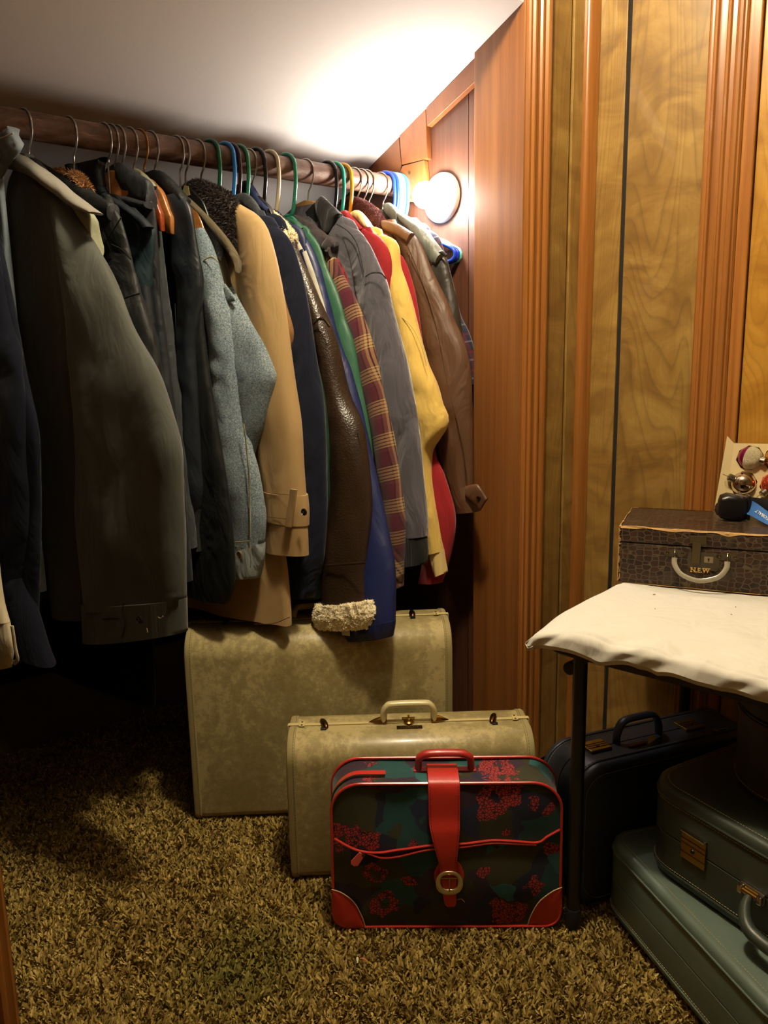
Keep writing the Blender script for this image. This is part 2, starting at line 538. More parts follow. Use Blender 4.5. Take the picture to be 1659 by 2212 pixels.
for o in set(bpy.data.objects) - _before:
    for v in o.data.vertices:
        a_, b_ = v.co.x - XW, v.co.y - YC
        v.co.x, v.co.y = XW + a_ * cos(WROT) - b_ * sin(WROT), YC + a_ * sin(WROT) + b_ * cos(WROT)
    o.data.update()

# ---- the rest of the room, out of view
structure('wall_back', MB().bbox(XB - 0.1, XW + 0.7, YB - 0.1, YB, 0, ZC), M_plain_wall, smooth=False)
structure('wall_left', MB().bbox(XB - 0.1, XB, YB, YC, 0, ZC), M_plain_wall, smooth=False)
structure('ceiling', MB().bbox(XB - 0.1, XW + 0.7, YB - 0.1, YJ, ZC, ZC + 0.05), M_plaster, smooth=False)

# ---- inside the closet
pa, pb = at_X(1025, 140, XE), at_X(760, 410, XE)
SL = (pa[2] - pb[2]) / (pb[1] - pa[1])
def slope_z(y):
    return pa[2] - SL * (y - pa[1])
y0, y1 = YC + 0.002, YK + 0.1
structure('ceiling_slope', MB().prism([(y0, slope_z(y0)), (y1, slope_z(y1)), (y1, slope_z(y1) + 0.06), (y0, slope_z(y0) + 0.06)],
          ((0, 1, 0), (0, 0, 1)), (XE - XB + 0.3, 0, 0), (XB - 0.3, 0, 0)), M_plaster, smooth=False)
structure('wall_knee', MB().bbox(XB - 0.3, XE + 0.05, YK, YK + 0.06, 0, slope_z(YK) + 0.01), M_shade, smooth=False)
structure('wall_closet_left', MB().bbox(XB - 0.3, XB - 0.2, YJ, YK, 0, 2.0), M_shade, smooth=False)
wall_end = structure('wall_closet_end', MB().bbox(XE + 0.008, XE + 0.03, YC + 0.02, YK, 0, 2.1), M_dark, smooth=False)
def eY(px, py=500):
    return at_X(px, py, XE)[1]
for ya, yb in ((eY(1010), YJ - 0.06), (eY(931, 300), eY(1014)), (eY(868, 300), eY(934, 300)), (eY(770), eY(871, 300)), (eY(640), eY(773)), (YK, eY(643))):
    a, b = min(ya, yb) + 0.001, max(ya, yb) - 0.001
    link('wall_board', MB().prism([(a, 0), (b, 0), (b, slope_z(b) - 0.002), (a, slope_z(a) - 0.002)], ((0, 1, 0), (0, 0, 1)), (0.012, 0, 0), (XE, 0, 0)), M_end, wall_end, smooth=False, bevel=0.0012)
def on_end(pts, t, out=0.0):
    P = [at_X(x, y, XE - out)[1:] for x, y in pts]
    return MB().prism(P, ((0, 1, 0), (0, 0, 1)), (-t, 0, 0), (XE - out, 0, 0))
structure('trim_5', on_end([(1090, 75), (1090, 130), (933, 276), (931, 237)], 0.018), M_slope, smooth=False, bevel=0.002)
structure('trim_6', on_end([(872, 292), (929, 237), (933, 345), (877, 358)], 0.016), M_slope, smooth=False, bevel=0.002)
structure('trim_7', on_end([(803, 358), (869, 295), (875, 362), (868, 395), (800, 420)], 0.013), M_slope, smooth=False, bevel=0.002)

# the rod and its bracket board
za, zb = at_Y(54, 270, YR)[2], at_Y(762, 388, YR)[2]
xa, xb = at_Y(54, 270, YR)[0], at_Y(762, 388, YR)[0]
def rod_z(x):
    return za + (zb - za) * (x - xa) / (xb - xa)
t = NT('rod_wood')
_c = t.co('Object', (12, 30, 30))
a = t.noise(_c, 1.0, 6, 0.68, 0.8)
c = t.ramp(a, [(0.3, '#4a3529'), (0.5, '#6a4f41'), (0.7, '#8f7263')])
b = t.noise(t.co('Object', (18, 150, 150)), 1.0, 4, 0.7)
c = t.mix(t.ramp(b, [(0.62, (0, 0, 0, 1)), (0.75, (0.6, 0.6, 0.6, 1))]), c, '#b59a86')
t.bump(a, 0.25, 0.002)
M_rod = t.done(c, 0.5, 0, 0.4)
x0 = -0.9
XR = XE - 0.017
mb = MB().tube([(x, YR, rod_z(x)) for x in np.linspace(x0, XR - 0.001, 12)], RR, 28)
tag(link('clothes_rod', mb, M_rod), 'thick worn brown clothes rod running under the sloping ceiling', 'rod')
br = thing('rod_bracket', 'orange-brown cut wooden block holding the end of the rod', 'bracket', (XR, YR, rod_z(XR)))
mb = on_end([(879, 360), (926, 347), (930, 392), (934, 440), (868, 437), (862, 425), (863, 398)], XE - XR)
mb.v = [v - np.array(br.location) for v in mb.v]
link('bracket_board', mb, M_slope, br, smooth=False, bevel=0.003)
for dy, dz in ((-0.036, 0.03), (-0.036, -0.03)):
    link('screw_head', MB().lathe([(0.0, 0), (0.004, 0.0), (0.004, 0.0015), (0.0, 0.0025)], (-0.0002, dy, dz), (-1, 0, 0), 10), plain('#8a7b5c', 0.35, 1.0), br)

# porcelain lampholder with its bare bulb
lc = at_X(957, 428, XE)
lamp = thing('lampholder', 'round white porcelain lampholder with a lit bare bulb on the closet wall', 'lamp', tuple(lc))
M_porc = plain('#e9e4dc', 0.25, coat=0.5)
link('base', MB().lathe([(0.0, 0.001), (0.0605, 0.001), (0.0605, 0.008), (0.058, 0.013), (0.040, 0.022), (0.034, 0.03), (0.0, 0.03)], (0, 0, 0), (-1, 0, 0), 48), M_porc, lamp, auto=50)
link('socket', MB().lathe([(0.029, 0.026), (0.0275, 0.034), (0.024, 0.036), (0.0, 0.036)], (0, 0, 0), (-1, 0, 0), 40), M_porc, lamp)
for a in (0.6, pi + 0.6):
    link('screw', MB().lathe([(0, 0), (0.0035, 0), (0.003, 0.002), (0, 0.0025)], (-0.0185, 0.045 * cos(a), 0.045 * sin(a)), (-1, 0, 0), 10), plain('#7d7a74', 0.3, 1.0), lamp)
t = NT('lit_bulb')
e = t.n('ShaderNodeEmission'); e.inputs[0].default_value = (1.0, 0.92, 0.83, 1); e.inputs[1].default_value = BULB_STRENGTH
t.l(e.outputs[0], t.out.inputs[0])
prof = [(0.013, 0.034), (0.016, 0.038)] + [(0.032 * cos(a), 0.062 + 0.032 * sin(a)) for a in np.linspace(-0.75, 1.5, 12)] + [(0.0, 0.094)]
link('bulb', MB().lathe(prof, (0, 0, 0), (-1, 0, 0), 32), t.m, lamp, label='glowing white round bulb')

# ================================================================== SUITCASES
M_brass = plain('#b08a3e', 0.22, 1.0)
M_oldbrass = plain('#6b4a22', 0.3, 1.0)
M_chrome = plain('#d8d4cc', 0.12, 1.0)
M_black = plain('#0b0b0c', 0.45)

def marbled(base, dark, light, rough=0.36):
    t = NT('marbled_vinyl')
    co = t.co('Object', (1, 1, 1.0))
    big = t.noise(t.co('Object', (7, 7, 4)), 1.0, 5, 0.7, 0.6)
    fine = t.noise(co, 70, 5, 0.75)
    m = t.math('ADD', t.math('MULTIPLY', big, 0.65), t.math('MULTIPLY', fine, 0.42))
    c = t.ramp(m, [(0.42, dark), (0.52, base), (0.58, light)])
    scr = t.noise(t.co('Object', (9, 9, 90)), 1.0, 3, 0.6)
    c = t.mix(t.ramp(scr, [(0.66, (0, 0, 0, 1)), (0.74, (0.35, 0.35, 0.35, 1))]), c, dark)
    t.bump(t.noise(co, 240, 2), 0.05, 0.001)
    return t.done(c, rough, 0, 0.5, coat=0.2)

def hard_case(root, W, D, H, r, mats, parts):
    """case standing on its long edge: its (depth, height) section with rounded corners runs along x; two halves meet at y=0"""
    m_shell, m_bind, m_seam = mats
    sec = rrect(D, H, r, 8); lo_ = rrect(D, H, 0.02, 8); sec = np.where(sec[:, 1:] < 0, lo_, sec)   # (y, z)
    def ring(x, inset, sel=None):
        S = sec * [(D - 2 * inset) / D, (H - 2 * inset) / H]
        return np.column_stack([np.full(len(S), x), S[:, 0], S[:, 1] + H / 2])
    # each half keeps its side of y=0
    for nm, sg in (('shell_front', -1), ('shell_back', 1)):
        def half(x, inset):
            R = ring(x, inset)
            R[:, 1] = np.where(R[:, 1] * sg < 0.0018, sg * 0.0018, R[:, 1])
            return R
        R = [half(x, i) for x, i in ((-W / 2, 0.006), (-W / 2 + 0.002, 0.002), (-W / 2 + 0.007, 0), (W / 2 - 0.007, 0), (W / 2 - 0.002, 0.002), (W / 2, 0.006))]
        link(nm, MB().rings(R), m_shell, root, auto=35)
    # end caps stitched on: a band round each end
    for sg in (-1, 1):
        x0, x1 = sg * (W / 2 - 0.018), sg * (W / 2 - 0.002)
        R = [ring(x0, -0.0002), ring(x0 + sg * 0.001, -0.0016), ring(x1 - sg * 0.004, -0.0016), ring(x1, 0.0005)]
        R = R if sg > 0 else R[::-1]
        m = MB().rings(R, False, False)
        b = link('end_binding', m, m_bind, root, auto=50)
        mb = MB()
        P = even(ring(sg * (W / 2 - 0.014), -0.0022), step=0.0062)
        for i in range(len(P)):
            q = P[(i + 1) % len(P)]
            mb.tube([P[i], P[i] * 0.4 + q * 0.6], 0.0005, 4)
        st = link('stitching', mb, plain('#5a4a30', 0.8), b); st['kind'] = 'stuff'
    # metal-look lip where the halves close, along top and ends
    R = [np.array([[x, -0.0045, H + 0.0005], [x, 0.0045, H + 0.0005], [x, 0.0045, H + 0.0025], [x, -0.0045, H + 0.0025]]) for x in (-W / 2 + 0.004, W / 2 - 0.004)]
    link('closing_lip', MB().rings(R), m_seam, root, smooth=False, bevel=0.0006)
    for sg in (-1, 1):
        mb = MB().bbox(*sorted((sg * (W / 2 - 0.024), sg * (W / 2 + 0.0012))), -0.0055, 0.0055, H + 0.002, H + 0.004)
        mb.bbox(*sorted((sg * (W / 2 - 0.001), sg * (W / 2 + 0.002))), -0.0055, 0.0055, 0.01, H + 0.003)
        mb.bbox(*sorted((sg * (W / 2 - 0.034), sg * (W / 2 - 0.022))), -0.0105, 0.0105, H + 0.0021, H + 0.0042)
        cl = link('corner_clip', mb, m_seam, root, smooth=False, bevel=0.0012)
        mb = MB()
        for y in (-0.0072, 0.0072):
            mb.lathe([(0, 0), (0.0022, 0), (0.0018, 0.001), (0, 0.0012)], (sg * (W / 2 - 0.028), y, H + 0.0042), (0, 0, 1), 10)
        link('rivet', mb, M_oldbrass, cl)['kind'] = 'stuff'

def latch_oval(root, x, z, tilt=0.0):
    """small oval toggle catch across the lip"""
    R = []
    for u in np.linspace(-1, 1, 11):
        w = 0.0078 * sqrt(max(0, 1 - u * u * 0.93)); hh = 0.0085 * sqrt(max(0.02, 1 - u * u))
        a = np.linspace(0, pi, 9)
        R.append([(x + w * cos(b) + tilt * u * 0.006, u * 0.021, z + 0.002 + hh * sin(b)) for b in a])
    lt = link('latch', MB().rings(R), M_oldbrass, root, auto=60)
    link('latch_hinge', MB().bbox(x - 0.006, x + 0.006, -0.026, -0.018, z + 0.0005, z + 0.004), M_black, lt, smooth=False, bevel=0.001)

def face_frame(px0, py0, px1, py1):
    """ground points of a case's front edge -> left point, length, angle"""
    a, b = at_z(px0, py0, 0.002), at_z(px1, py1, 0.002)
    return a, np.linalg.norm(b - a), atan2(b[1] - a[1], b[0] - a[0])
def stand(name, label, a, ang, W, D):
    u, n = np.array([cos(ang), sin(ang), 0]), np.array([-sin(ang), cos(ang), 0])
    c = a + u * W / 2 + n * D / 2
    return thing(name, label, 'suitcase', (c[0], c[1], 0.006), ang)

M_cream = marbled('#9a8c60', '#887a50', '#b2a373')
M_cream_bind = cloth('#9c8e60', 0.3, 0.6, 500, 0.2, 0.0, wrinkle=0.0)
M_cream_lip = plain('#c2b27c', 0.35, 0.0, 0.6)
# the large one at the back
a = at_z(428, 1776, 0.002)
ang = radians(-37.5)
big = stand('large_suitcase', 'large marbled cream suitcase standing under the coats at the back', a + [-0.006, 0.005, 0], ang, 0.610, 0.19)
hard_case(big, 0.610, 0.19, 0.453, 0.06, (M_cream, M_cream_bind, M_cream_lip), None)
for x in (-0.22, 0.22):
    latch_oval(big, x, 0.455)
mb = MB().tube(spline([(-0.062, 0, 0.457), (-0.06, 0.01, 0.469), (-0.045, 0.03, 0.474), (0.045, 0.03, 0.474), (0.06, 0.01, 0.469), (0.062, 0, 0.457)], 40), 0.0075, 10)
link('handle', mb, M_cream_lip, big)
# the medium one in front of it
a = at_z(629, 1906, 0.002)
W = 0.504
cr = stand('medium_suitcase', 'smaller marbled cream suitcase with pale handle and brass catches behind the floral bag', a, radians(-38.5), W, 0.165)
H = 0.302
hard_case(cr, W, 0.165, H, 0.05, (M_cream, M_cream_bind, M_cream_lip), None)
for x in (-0.178, 0.178):
    latch_oval(cr, x, H, -1 if x < 0 else 1)
hp = spline([(-0.053, 0, H + 0.006), (-0.052, -0.002, H + 0.026), (-0.045, -0.004, H + 0.039), (-0.032, -0.004, H + 0.043), (0.032, -0.004, H + 0.043), (0.045, -0.004, H + 0.039), (0.052, -0.002, H + 0.026), (0.053, 0, H + 0.006)], 60)
link('handle', MB().tube(hp, 0.0072, 12, flat=1.25, up=(0, 1, 0)), plain('#c9bd8b', 0.3, coat=0.3), cr)
for s in (-1, 1):
    R = []
    for u in np.linspace(0, 1, 10):
        w = 0.0085 * (1 - u ** 2.2) + 0.0004; hh = 0.0125 * (1 - u ** 1.8) + 0.0004
        R.append([(s * (0.047 + 0.038 * u), w * cos(b), H + 0.0025 + hh * sin(b)) for b in np.linspace(0, pi, 11)])
    link('handle_mount', MB().rings(R), M_brass, cr, auto=60)
lk = link('lock', MB().lathe([(0.0, 0), (0.0115, 0), (0.011, 0.003), (0.007, 0.006), (0.0055, 0.009), (0, 0.009)], (0, -0.004, H + 0.001), (0, 0, 1), 24), M_brass, cr)
link('lock_hasp', MB().bbox(-0.002, 0.002, -0.006, 0.012, H + 0.008, H + 0.0105).bbox(-0.002, 0.002, 0.010, 0.013, H, H + 0.0105).bbox(-0.014, 0.014, 0.012, 0.02, H, H + 0.0022), M_brass, lk, smooth=False, bevel=0.0006)
npm = MB().bbox(-0.0255, 0.0255, -0.0305, -0.0205, 0, 0.0016)
npm.v = [v + [0, 0, H - 0.0001] for v in npm.v]
npl = link('nameplate', npm, M_black, cr, smooth=False, bevel=0.0008)
mb = MB()
for k, x in enumerate(np.linspace(-0.017, 0.017, 8)):
    mb.bbox(x - 0.0014, x + 0.0014, -0.0275, -0.0235, H + 0.0014, H + 0.0019)
link('nameplate_mark', mb, M_brass, npl, smooth=False)['kind'] = 'stuff'
link('nameplate_frame', MB().bbox(-0.0265, 0.0265, -0.0315, -0.0305, H, H + 0.002).bbox(-0.0265, 0.0265, -0.0205, -0.0195, H, H + 0.002).bbox(-0.0265, -0.0255, -0.031, -0.02, H, H + 0.002).bbox(0.0255, 0.0265, -0.031, -0.02, H, H + 0.002), M_oldbrass, npl, smooth=False)

# ---- soft floral bag with red trim
M_red = leather('#bb2e24', '#c84034', 0.38, 700, 0.12, 0.5)
M_redpipe = plain('#bd3228', 0.3, coat=0.3)
def floral_material():
    t = NT('floral_cloth')
    tc = t.n('ShaderNodeTexCoord').outputs['Object']
    wob = t.n('ShaderNodeTexNoise'); wob.inputs['Scale'].default_value = 9; wob.inputs['Detail'].default_value = 3
    t.l(tc, wob.inputs['Vector'])
    sub = t.n('ShaderNodeVectorMath', operation='SUBTRACT'); sub.inputs[1].default_value = (0.5, 0.5, 0.5); t.l(wob.outputs['Color'], sub.inputs[0])
    scl = t.n('ShaderNodeVectorMath', operation='SCALE'); scl.inputs['Scale'].default_value = 0.09; t.l(sub.outputs[0], scl.inputs[0])
    add = t.n('ShaderNodeVectorMath', operation='ADD'); t.l(tc, add.inputs[0]); t.l(scl.outputs[0], add.inputs[1])
    v = t.n('ShaderNodeTexVoronoi'); v.inputs['Scale'].default_value = 14.5; t.l(add.outputs[0], v.inputs['Vector'])
    sep = t.n('ShaderNodeSeparateColor'); t.l(v.outputs['Color'], sep.inputs[0])
    c = t.ramp(sep.outputs[0], [(0.0, '#1a2038'), (0.20, '#35351c'), (0.38, '#1b4a48'), (0.54, '#33202f'), (0.66, '#3c3a20'), (0.8, '#1e2944'), (0.9, '#2c6464')], 'CONSTANT')
    c = t.mix(t.noise(tc, 30, 4, 0.7), c, t.mix(0.45, c, '#04040a'))
    # crackled red flowers printed on the cloth: spots and rings
    vc = t.n('ShaderNodeTexVoronoi', feature='DISTANCE_TO_EDGE'); vc.inputs['Scale'].default_value = 170; t.l(tc, vc.inputs['Vector'])
    crack = t.ramp(vc.outputs['Distance'], [(0.06, '#1c0d12'), (0.12, '#a03030')])
    w2 = t.n('ShaderNodeTexNoise'); w2.inputs['Scale'].default_value = 55; w2.inputs['Detail'].default_value = 2; t.l(tc, w2.inputs['Vector'])
    tot = None
    for x, z, r0, r1 in FLOWERS:
        dn = t.n('ShaderNodeVectorMath', operation='DISTANCE'); dn.inputs[1].default_value = (x, 0, z)
        fl = t.n('ShaderNodeVectorMath', operation='MULTIPLY'); fl.inputs[1].default_value = (1, 0, 1); t.l(tc, fl.inputs[0]); t.l(fl.outputs[0], dn.inputs[0])
        d = t.math('ADD', dn.outputs['Value'], t.math('MULTIPLY', t.math('SUBTRACT', w2.outputs['Fac'], 0.5), 0.034))
        m = t.math('MULTIPLY', t.math('LESS_THAN', d, r1), t.math('GREATER_THAN', d, r0))
        tot = m if tot is None else t.math('MAXIMUM', tot, m)
    c = t.mix(tot, c, crack)
    t.bump(t.noise(tc, 700, 2), 0.15, 0.001)
    return t.done(c, 0.7, 0, 0.3, 0.1)
# (x, z, inner radius, outer radius) in the bag's own frame
FLOWERS = [(0.088, 0.262, 0.010, 0.031), (0.078, 0.236, 0.0, 0.020), (0.118, 0.27, 0.0, 0.022), (0.16, 0.252, 0.0, 0.012), (-0.165, 0.187, 0.0, 0.021), (-0.135, 0.183, 0.004, 0.018), (-0.062, 0.172, 0.0, 0.012),
           (-0.116, 0.050, 0.009, 0.026), (0.098, 0.052, 0.0, 0.016), (0.106, 0.03, 0.0, 0.024), (0.135, 0.032, 0.0, 0.018), (0.163, 0.088, 0.0, 0.017), (0.19, 0.16, 0.0, 0.014), (-0.13, 0.115, 0.011, 0.021),
           (0.066, 0.12, 0.0, 0.012), (-0.195, 0.2, 0.0, 0.015), (-0.2, 0.17, 0.0, 0.012), (0.112, 0.195, 0.0, 0.007), (-0.068, 0.10, 0.0, 0.010), (0.185, 0.237, 0, 0.013), (-0.14, 0.3, 0, 0.013)]
M_floral = floral_material()
a, b = at_z(722, 2008, 0.002), at_z(1209, 2006, 0.002)
fang = atan2(b[1] - a[1], b[0] - a[0])
FW, FH, FD = 0.420, 0.290, 0.092
u, n = np.array([cos(fang), sin(fang), 0]), np.array([-sin(fang), cos(fang), 0])
fc = (a + b) / 2
fb = thing('floral_bag', 'dark floral cloth overnight bag with red trim, strap and buckle', 'bag', (fc[0], fc[1], 0.009), fang)
def fr_out(grow=0.0, r=0.052, m=9):
    P = rrect(FW + 2 * grow, FH + 2 * grow, r, m)
    # bottom corners tighter, sides lean in towards the top, top edge bows a little
    Q = P.copy()
    low = P[:, 1] < 0
    Pb = rrect(FW + 2 * grow, FH + 2 * grow, 0.028, m)
    Q[low] = Pb[low]
    Q[:, 0] *= 1 + 0.012 * (0.5 - (Q[:, 1] / FH + 0.5))
    Q[:, 1] += 0.004 * np.cos(Q[:, 0] / FW * pi) * (Q[:, 1] > 0)
    return Q + [0, FH / 2]
def front_bulge(x, z):
    return -0.010 * np.cos(x / FW * pi) * np.sin(np.clip(z / FH, 0, 1) * pi) + 0.0045 * vnoise(x * 12, z * 12, 3.3)
# body: gusset, then the front and back panels as gridded cushions
out = even(fr_out(), 120)
R = [np.column_stack([out[:, 0], np.full(len(out), y), out[:, 1]]) for y in (0.0, 0.012)]
sag = 1 - 0.02 * (out[:, 1:] / FH)
for y, k in ((0.05, 1.02), (FD, 1.03)):
    R.append(np.column_stack([out[:, 0] * k + 0.002 * vnoise(out[:, 0] * 20, out[:, 1] * 20, y * 50), np.full(len(out), y), np.maximum(out[:, 1] * (1 - 0.010 * (y > 0.02)) - 0.004 * np.exp(-((out[:, 0]) / 0.12) ** 2) * (out[:, 1] > 0.2), 0.0)]))
link('gusset', MB().rings(R, False, False), M_floral, fb, auto=70)
def panel(nm, y, sg):
    C = np.array([0, FH / 2]); mb = MB(); R = []
    for k in np.linspace(1, 0.02, 26):
        p = C + (out - C) * k
        off = front_bulge(p[:, 0], p[:, 1]) if sg < 0 else -front_bulge(p[:, 0], p[:, 1])
        off = off * (1 - k ** 8)
        R.append(np.column_stack([p[:, 0], y + off, p[:, 1]]))
    return link(nm, mb.rings(R, False, True), M_floral, fb, auto=80)
panel('front_panel', 0.0, -1)
bp = panel('back_panel', FD, 1)
for v in bp.data.vertices:
    v.co.x *= 1.03
for y, g in ((-0.001, 0.0005), (FD + 0.001, 0.0005)):
    o2 = even(fr_out(g), 140) * [1.03 if y > 0.01 else 1, 1]
    link('piping', MB().tube(np.column_stack([o2[:, 0], np.full(len(o2), y), o2[:, 1]]), 0.0027, 7, closed=True), M_redpipe, fb)
# red zip band round the top and sides
sel = out[(out[:, 1] > 0.19) & (out[:, 0] < -0.105)]
sel = sel[np.argsort(-np.arctan2(sel[:, 1] - FH / 2, sel[:, 0]))]
zb_ = spline(sel, 50)
nz = np.column_stack([-np.gradient(zb_[:, 1]), np.gradient(zb_[:, 0])]); nz /= np.linalg.norm(nz, axis=1)[:, None]
nz *= np.sign(((zb_ - [0, FH / 2]) * nz).sum(1))[:, None]
o_ = zb_ + nz * 0.0018
R = [np.column_stack([o_[:, 0], np.full(len(o_), y), o_[:, 1]]) for y in (0.030, 0.045)]
zp = link('zip_tape', MB().rings(R, False, False, closed=False), M_redpipe, fb)
mb = MB()
for i in range(0, len(o_) - 1):
    for f_ in (0.0, 0.5):
        q = o_[i] * (1 - f_) + o_[i + 1] * f_ + nz[i] * 0.0006
        mb.box((q[0], 0.026, q[1]), (0.0013, 0.006, 0.0016))
link('zip_teeth', mb, plain('#4a3a22', 0.4, 0.8), zp, smooth=False)['kind'] = 'stuff'
# slanting front pocket: two piped lips that part towards the left, and a pull
def fpt(x, z, out_=0.0025):
    return (x, float(front_bulge(np.array(x), np.array(z))) - out_, z)
lip = [(-0.205, 0.186), (-0.176, 0.170), (-0.150, 0.162), (-0.12, 0.161), (-0.085, 0.167), (-0.03, 0.174), (0.03, 0.176), (0.08, 0.181), (0.12, 0.179), (0.166, 0.174), (0.185, 0.186), (0.207, 0.199)]
link('pocket_piping', MB().tube([fpt(*p) for p in spline(lip, 90)], 0.0024, 7), M_redpipe, fb)
lip2 = [(-0.145, 0.160), (-0.12, 0.151), (-0.09, 0.153), (-0.04, 0.165), (0.03, 0.170), (0.08, 0.176), (0.12, 0.174), (0.164, 0.170)]
pk = link('pocket_piping', MB().tube([fpt(*p) for p in spline(lip2, 90)], 0.0024, 7), M_redpipe, fb)
l1, l2 = spline(lip[3:7], 30), spline(lip2[1:4], 30)
R = [[fpt(*p, 0.0008) for p in l1], [fpt(*p, 0.0008) for p in l2]]
link('zip_teeth', MB().rings(R, False, False, closed=False), plain('#3a2412', 0.5, 0.3), pk)
q = fpt(-0.152, 0.160, 0.005)
zpull = link('zip_pull', MB().prism([(-0.006, 0.006), (0.006, 0.006), (0.008, -0.018), (0.003, -0.023), (-0.004, -0.023), (-0.008, -0.018)], ((0.8, 0, -0.6), (0.6, 0, 0.8)), (0, -0.002, 0), (q[0] - 0.006, q[1], q[2] - 0.004)), plain('#d65a50', 0.35), fb, smooth=False, bevel=0.0006)
link('zip_slider', MB().lathe([(0, 0), (0.0035, 0), (0.003, 0.002), (0, 0.003)], (q[0], q[1] - 0.0022, q[2] - 0.001), (0, -1, 0), 10), M_oldbrass, zpull)
# corner patches
for s in (-1, 1):
    pts = []
    o3 = fr_out(0.0)
    c3 = [p for p in o3 if p[0] * s > 0 and p[1] < 0.09]
    edge = spline([(s * 0.2135, 0.082), (s * 0.195, 0.075), (s * 0.172, 0.055), (s * 0.158, 0.025), (s * 0.152, 0.002)], 14)
    cor = spline([(s * 0.2135, 0.082), (s * 0.2145, 0.04), (s * 0.2130, 0.022), (s * 0.206, 0.009), (s * 0.194, 0.002), (s * 0.175, 0.0005), (s * 0.152, 0.002)], 14)
    R = []
    for k in np.linspace(0, 1, 7):
        p = edge * (1 - k) + cor * k
        R.append([fpt(x, z, 0.0022 + 0.002 * sin(k * pi)) for x, z in p])
    cp = link('corner_patch', MB().rings(R, False, False, closed=False), M_red, fb, auto=80)
    link('corner_edging', MB().tube([fpt(x, z, 0.003) for x, z in edge], 0.0012, 6), plain('#b79a6a', 0.6), cp)
# strap: over the top, narrowing to a buckle with a tongue below
def ribbon(nm, pts, mat, par, th=0.003):
    """pts: (x centre, y, z, half width) along the strap"""
    P = spline(pts, 50)
    R = []
    T = np.gradient(P[:, :3], axis=0); T /= np.linalg.norm(T, axis=1)[:, None]
    for p, t_ in zip(P, T):
        nn = np.cross(t_, (1, 0, 0)); nn /= np.linalg.norm(nn)
        c, w = p[:3], p[3]
        R.append([c + [-w, 0, 0] , c + [-w * 0.96, 0, 0] + nn * th, c + [w * 0.96, 0, 0] + nn * th, c + [w, 0, 0], c + [w * .9, 0, 0] - nn * 0.0004, c + [-w * .9, 0, 0] - nn * 0.0004])
    return link(nm, MB().rings(R), mat, par, auto=40), P
sx = -0.004
strap, P = ribbon('strap', [(sx, 0.075, FH - 0.004, 0.029), (sx, 0.045, FH + 0.004, 0.029), (sx, 0.010, FH + 0.007, 0.029), (sx, -0.007, FH - 0.004, 0.029), (sx, -0.013, FH - 0.06, 0.0285),
           (sx + 0.001, -0.019, 0.205, 0.0265), (sx + 0.004, -0.021, 0.165, 0.020), (sx + 0.006, -0.019, 0.135, 0.0155), (sx + 0.007, -0.0175, 0.105, 0.0145)], M_red, fb)
mb = MB()
for s in (-1, 1):
    for i in range(8, 46):
        a_, b_ = P[i], P[i + 1]
        mb.tube([a_[:3] + [s * (a_[3] - 0.004), -0.0033, 0.0], (a_[:3] * .4 + b_[:3] * .6) + [s * (a_[3] - 0.004), -0.0033, 0.0]], 0.0006, 4)
link('stitching', mb, plain('#6a1512', 0.6), strap)['kind'] = 'stuff'
bx = sx + 0.008
R = [[fpt(bx + x, z, 0.0035) for x, z in [(w * cos(a_), 0) for a_ in (0,)]] for w in ()]
oval = np.array([(0.0275 * cos(a_) * (1 - 0.18 * (sin(a_) > 0) * sin(a_)), 0.036 * sin(a_)) for a_ in np.linspace(0, 2 * pi, 36, endpoint=False)])
mb = MB().prism(oval, ((1, 0, 0), (0, 0, 1)), (0, -0.003, 0), (bx, float(front_bulge(np.array(bx), np.array(0.118))) - 0.0005, 0.116))
link('strap_patch', mb, M_red, fb, auto=40)
ribbon('strap_tongue', [(bx, -0.0165, 0.122, 0.0128), (bx, -0.019, 0.10, 0.0130), (bx + 0.001, -0.0185, 0.075, 0.0118), (bx + 0.002, -0.018, 0.062, 0.0105), (bx + 0.002, -0.0175, 0.056, 0.006)], M_red, fb)
bk = [(0.0205 * np.sign(cos(a_)) * abs(cos(a_)) ** 0.8, 0.0195 * np.sign(sin(a_)) * abs(sin(a_)) ** 0.85) for a_ in np.linspace(0, 2 * pi, 40, endpoint=False)]
bz, byy = 0.108, -0.0235
wid = np.array([0.0046 - 0.0012 * sin(a_) for a_ in np.linspace(0, 2 * pi, 40, endpoint=False)])
P = np.array([(bx + x, byy, bz + z) for x, z in bk])
buck = link('buckle', MB().tube(P, wid, 10, closed=True, flat=0.5, up=(0, 1, 0)), plain('#d2c49c', 0.25, 0.9), fb)
link('buckle_prong', MB().tube([(bx, byy - 0.002, bz + 0.012), (bx, byy - 0.0035, bz), (bx, byy - 0.002, bz - 0.017)], 0.0013, 8).tube([(bx - 0.017, byy, bz + 0.009), (bx + 0.017, byy, bz + 0.009)], 0.0014, 8), plain('#b9a070', 0.25, 1.0), buck)
link('loose_thread', MB().tube(spline([(bx + 0.014, -0.02, 0.07), (bx + 0.022, -0.022, 0.073), (bx + 0.028, -0.021, 0.066)], 12), 0.0006, 5), plain('#9a7a5a', 0.8), strap)
# handle
hp = spline([(-0.050, 0.058, FH - 0.004), (-0.048, 0.055, FH + 0.02), (-0.042, 0.052, FH + 0.028), (-0.028, 0.050, FH + 0.034), (0.028, 0.050, FH + 0.034), (0.042, 0.052, FH + 0.028), (0.048, 0.055, FH + 0.02), (0.050, 0.058, FH - 0.004)], 60) + [0.001, 0, 0]
link('handle', MB().tube(hp, 0.0068, 12, flat=1.3, up=(0, 1, 0)), plain('#a92f2a', 0.35, coat=0.2), fb)
link('handle_plate', MB().bbox(-0.058, 0.06, 0.05, 0.066, FH - 0.008, FH - 0.001), plain('#a92f2a', 0.4), fb, smooth=False, bevel=0.002)

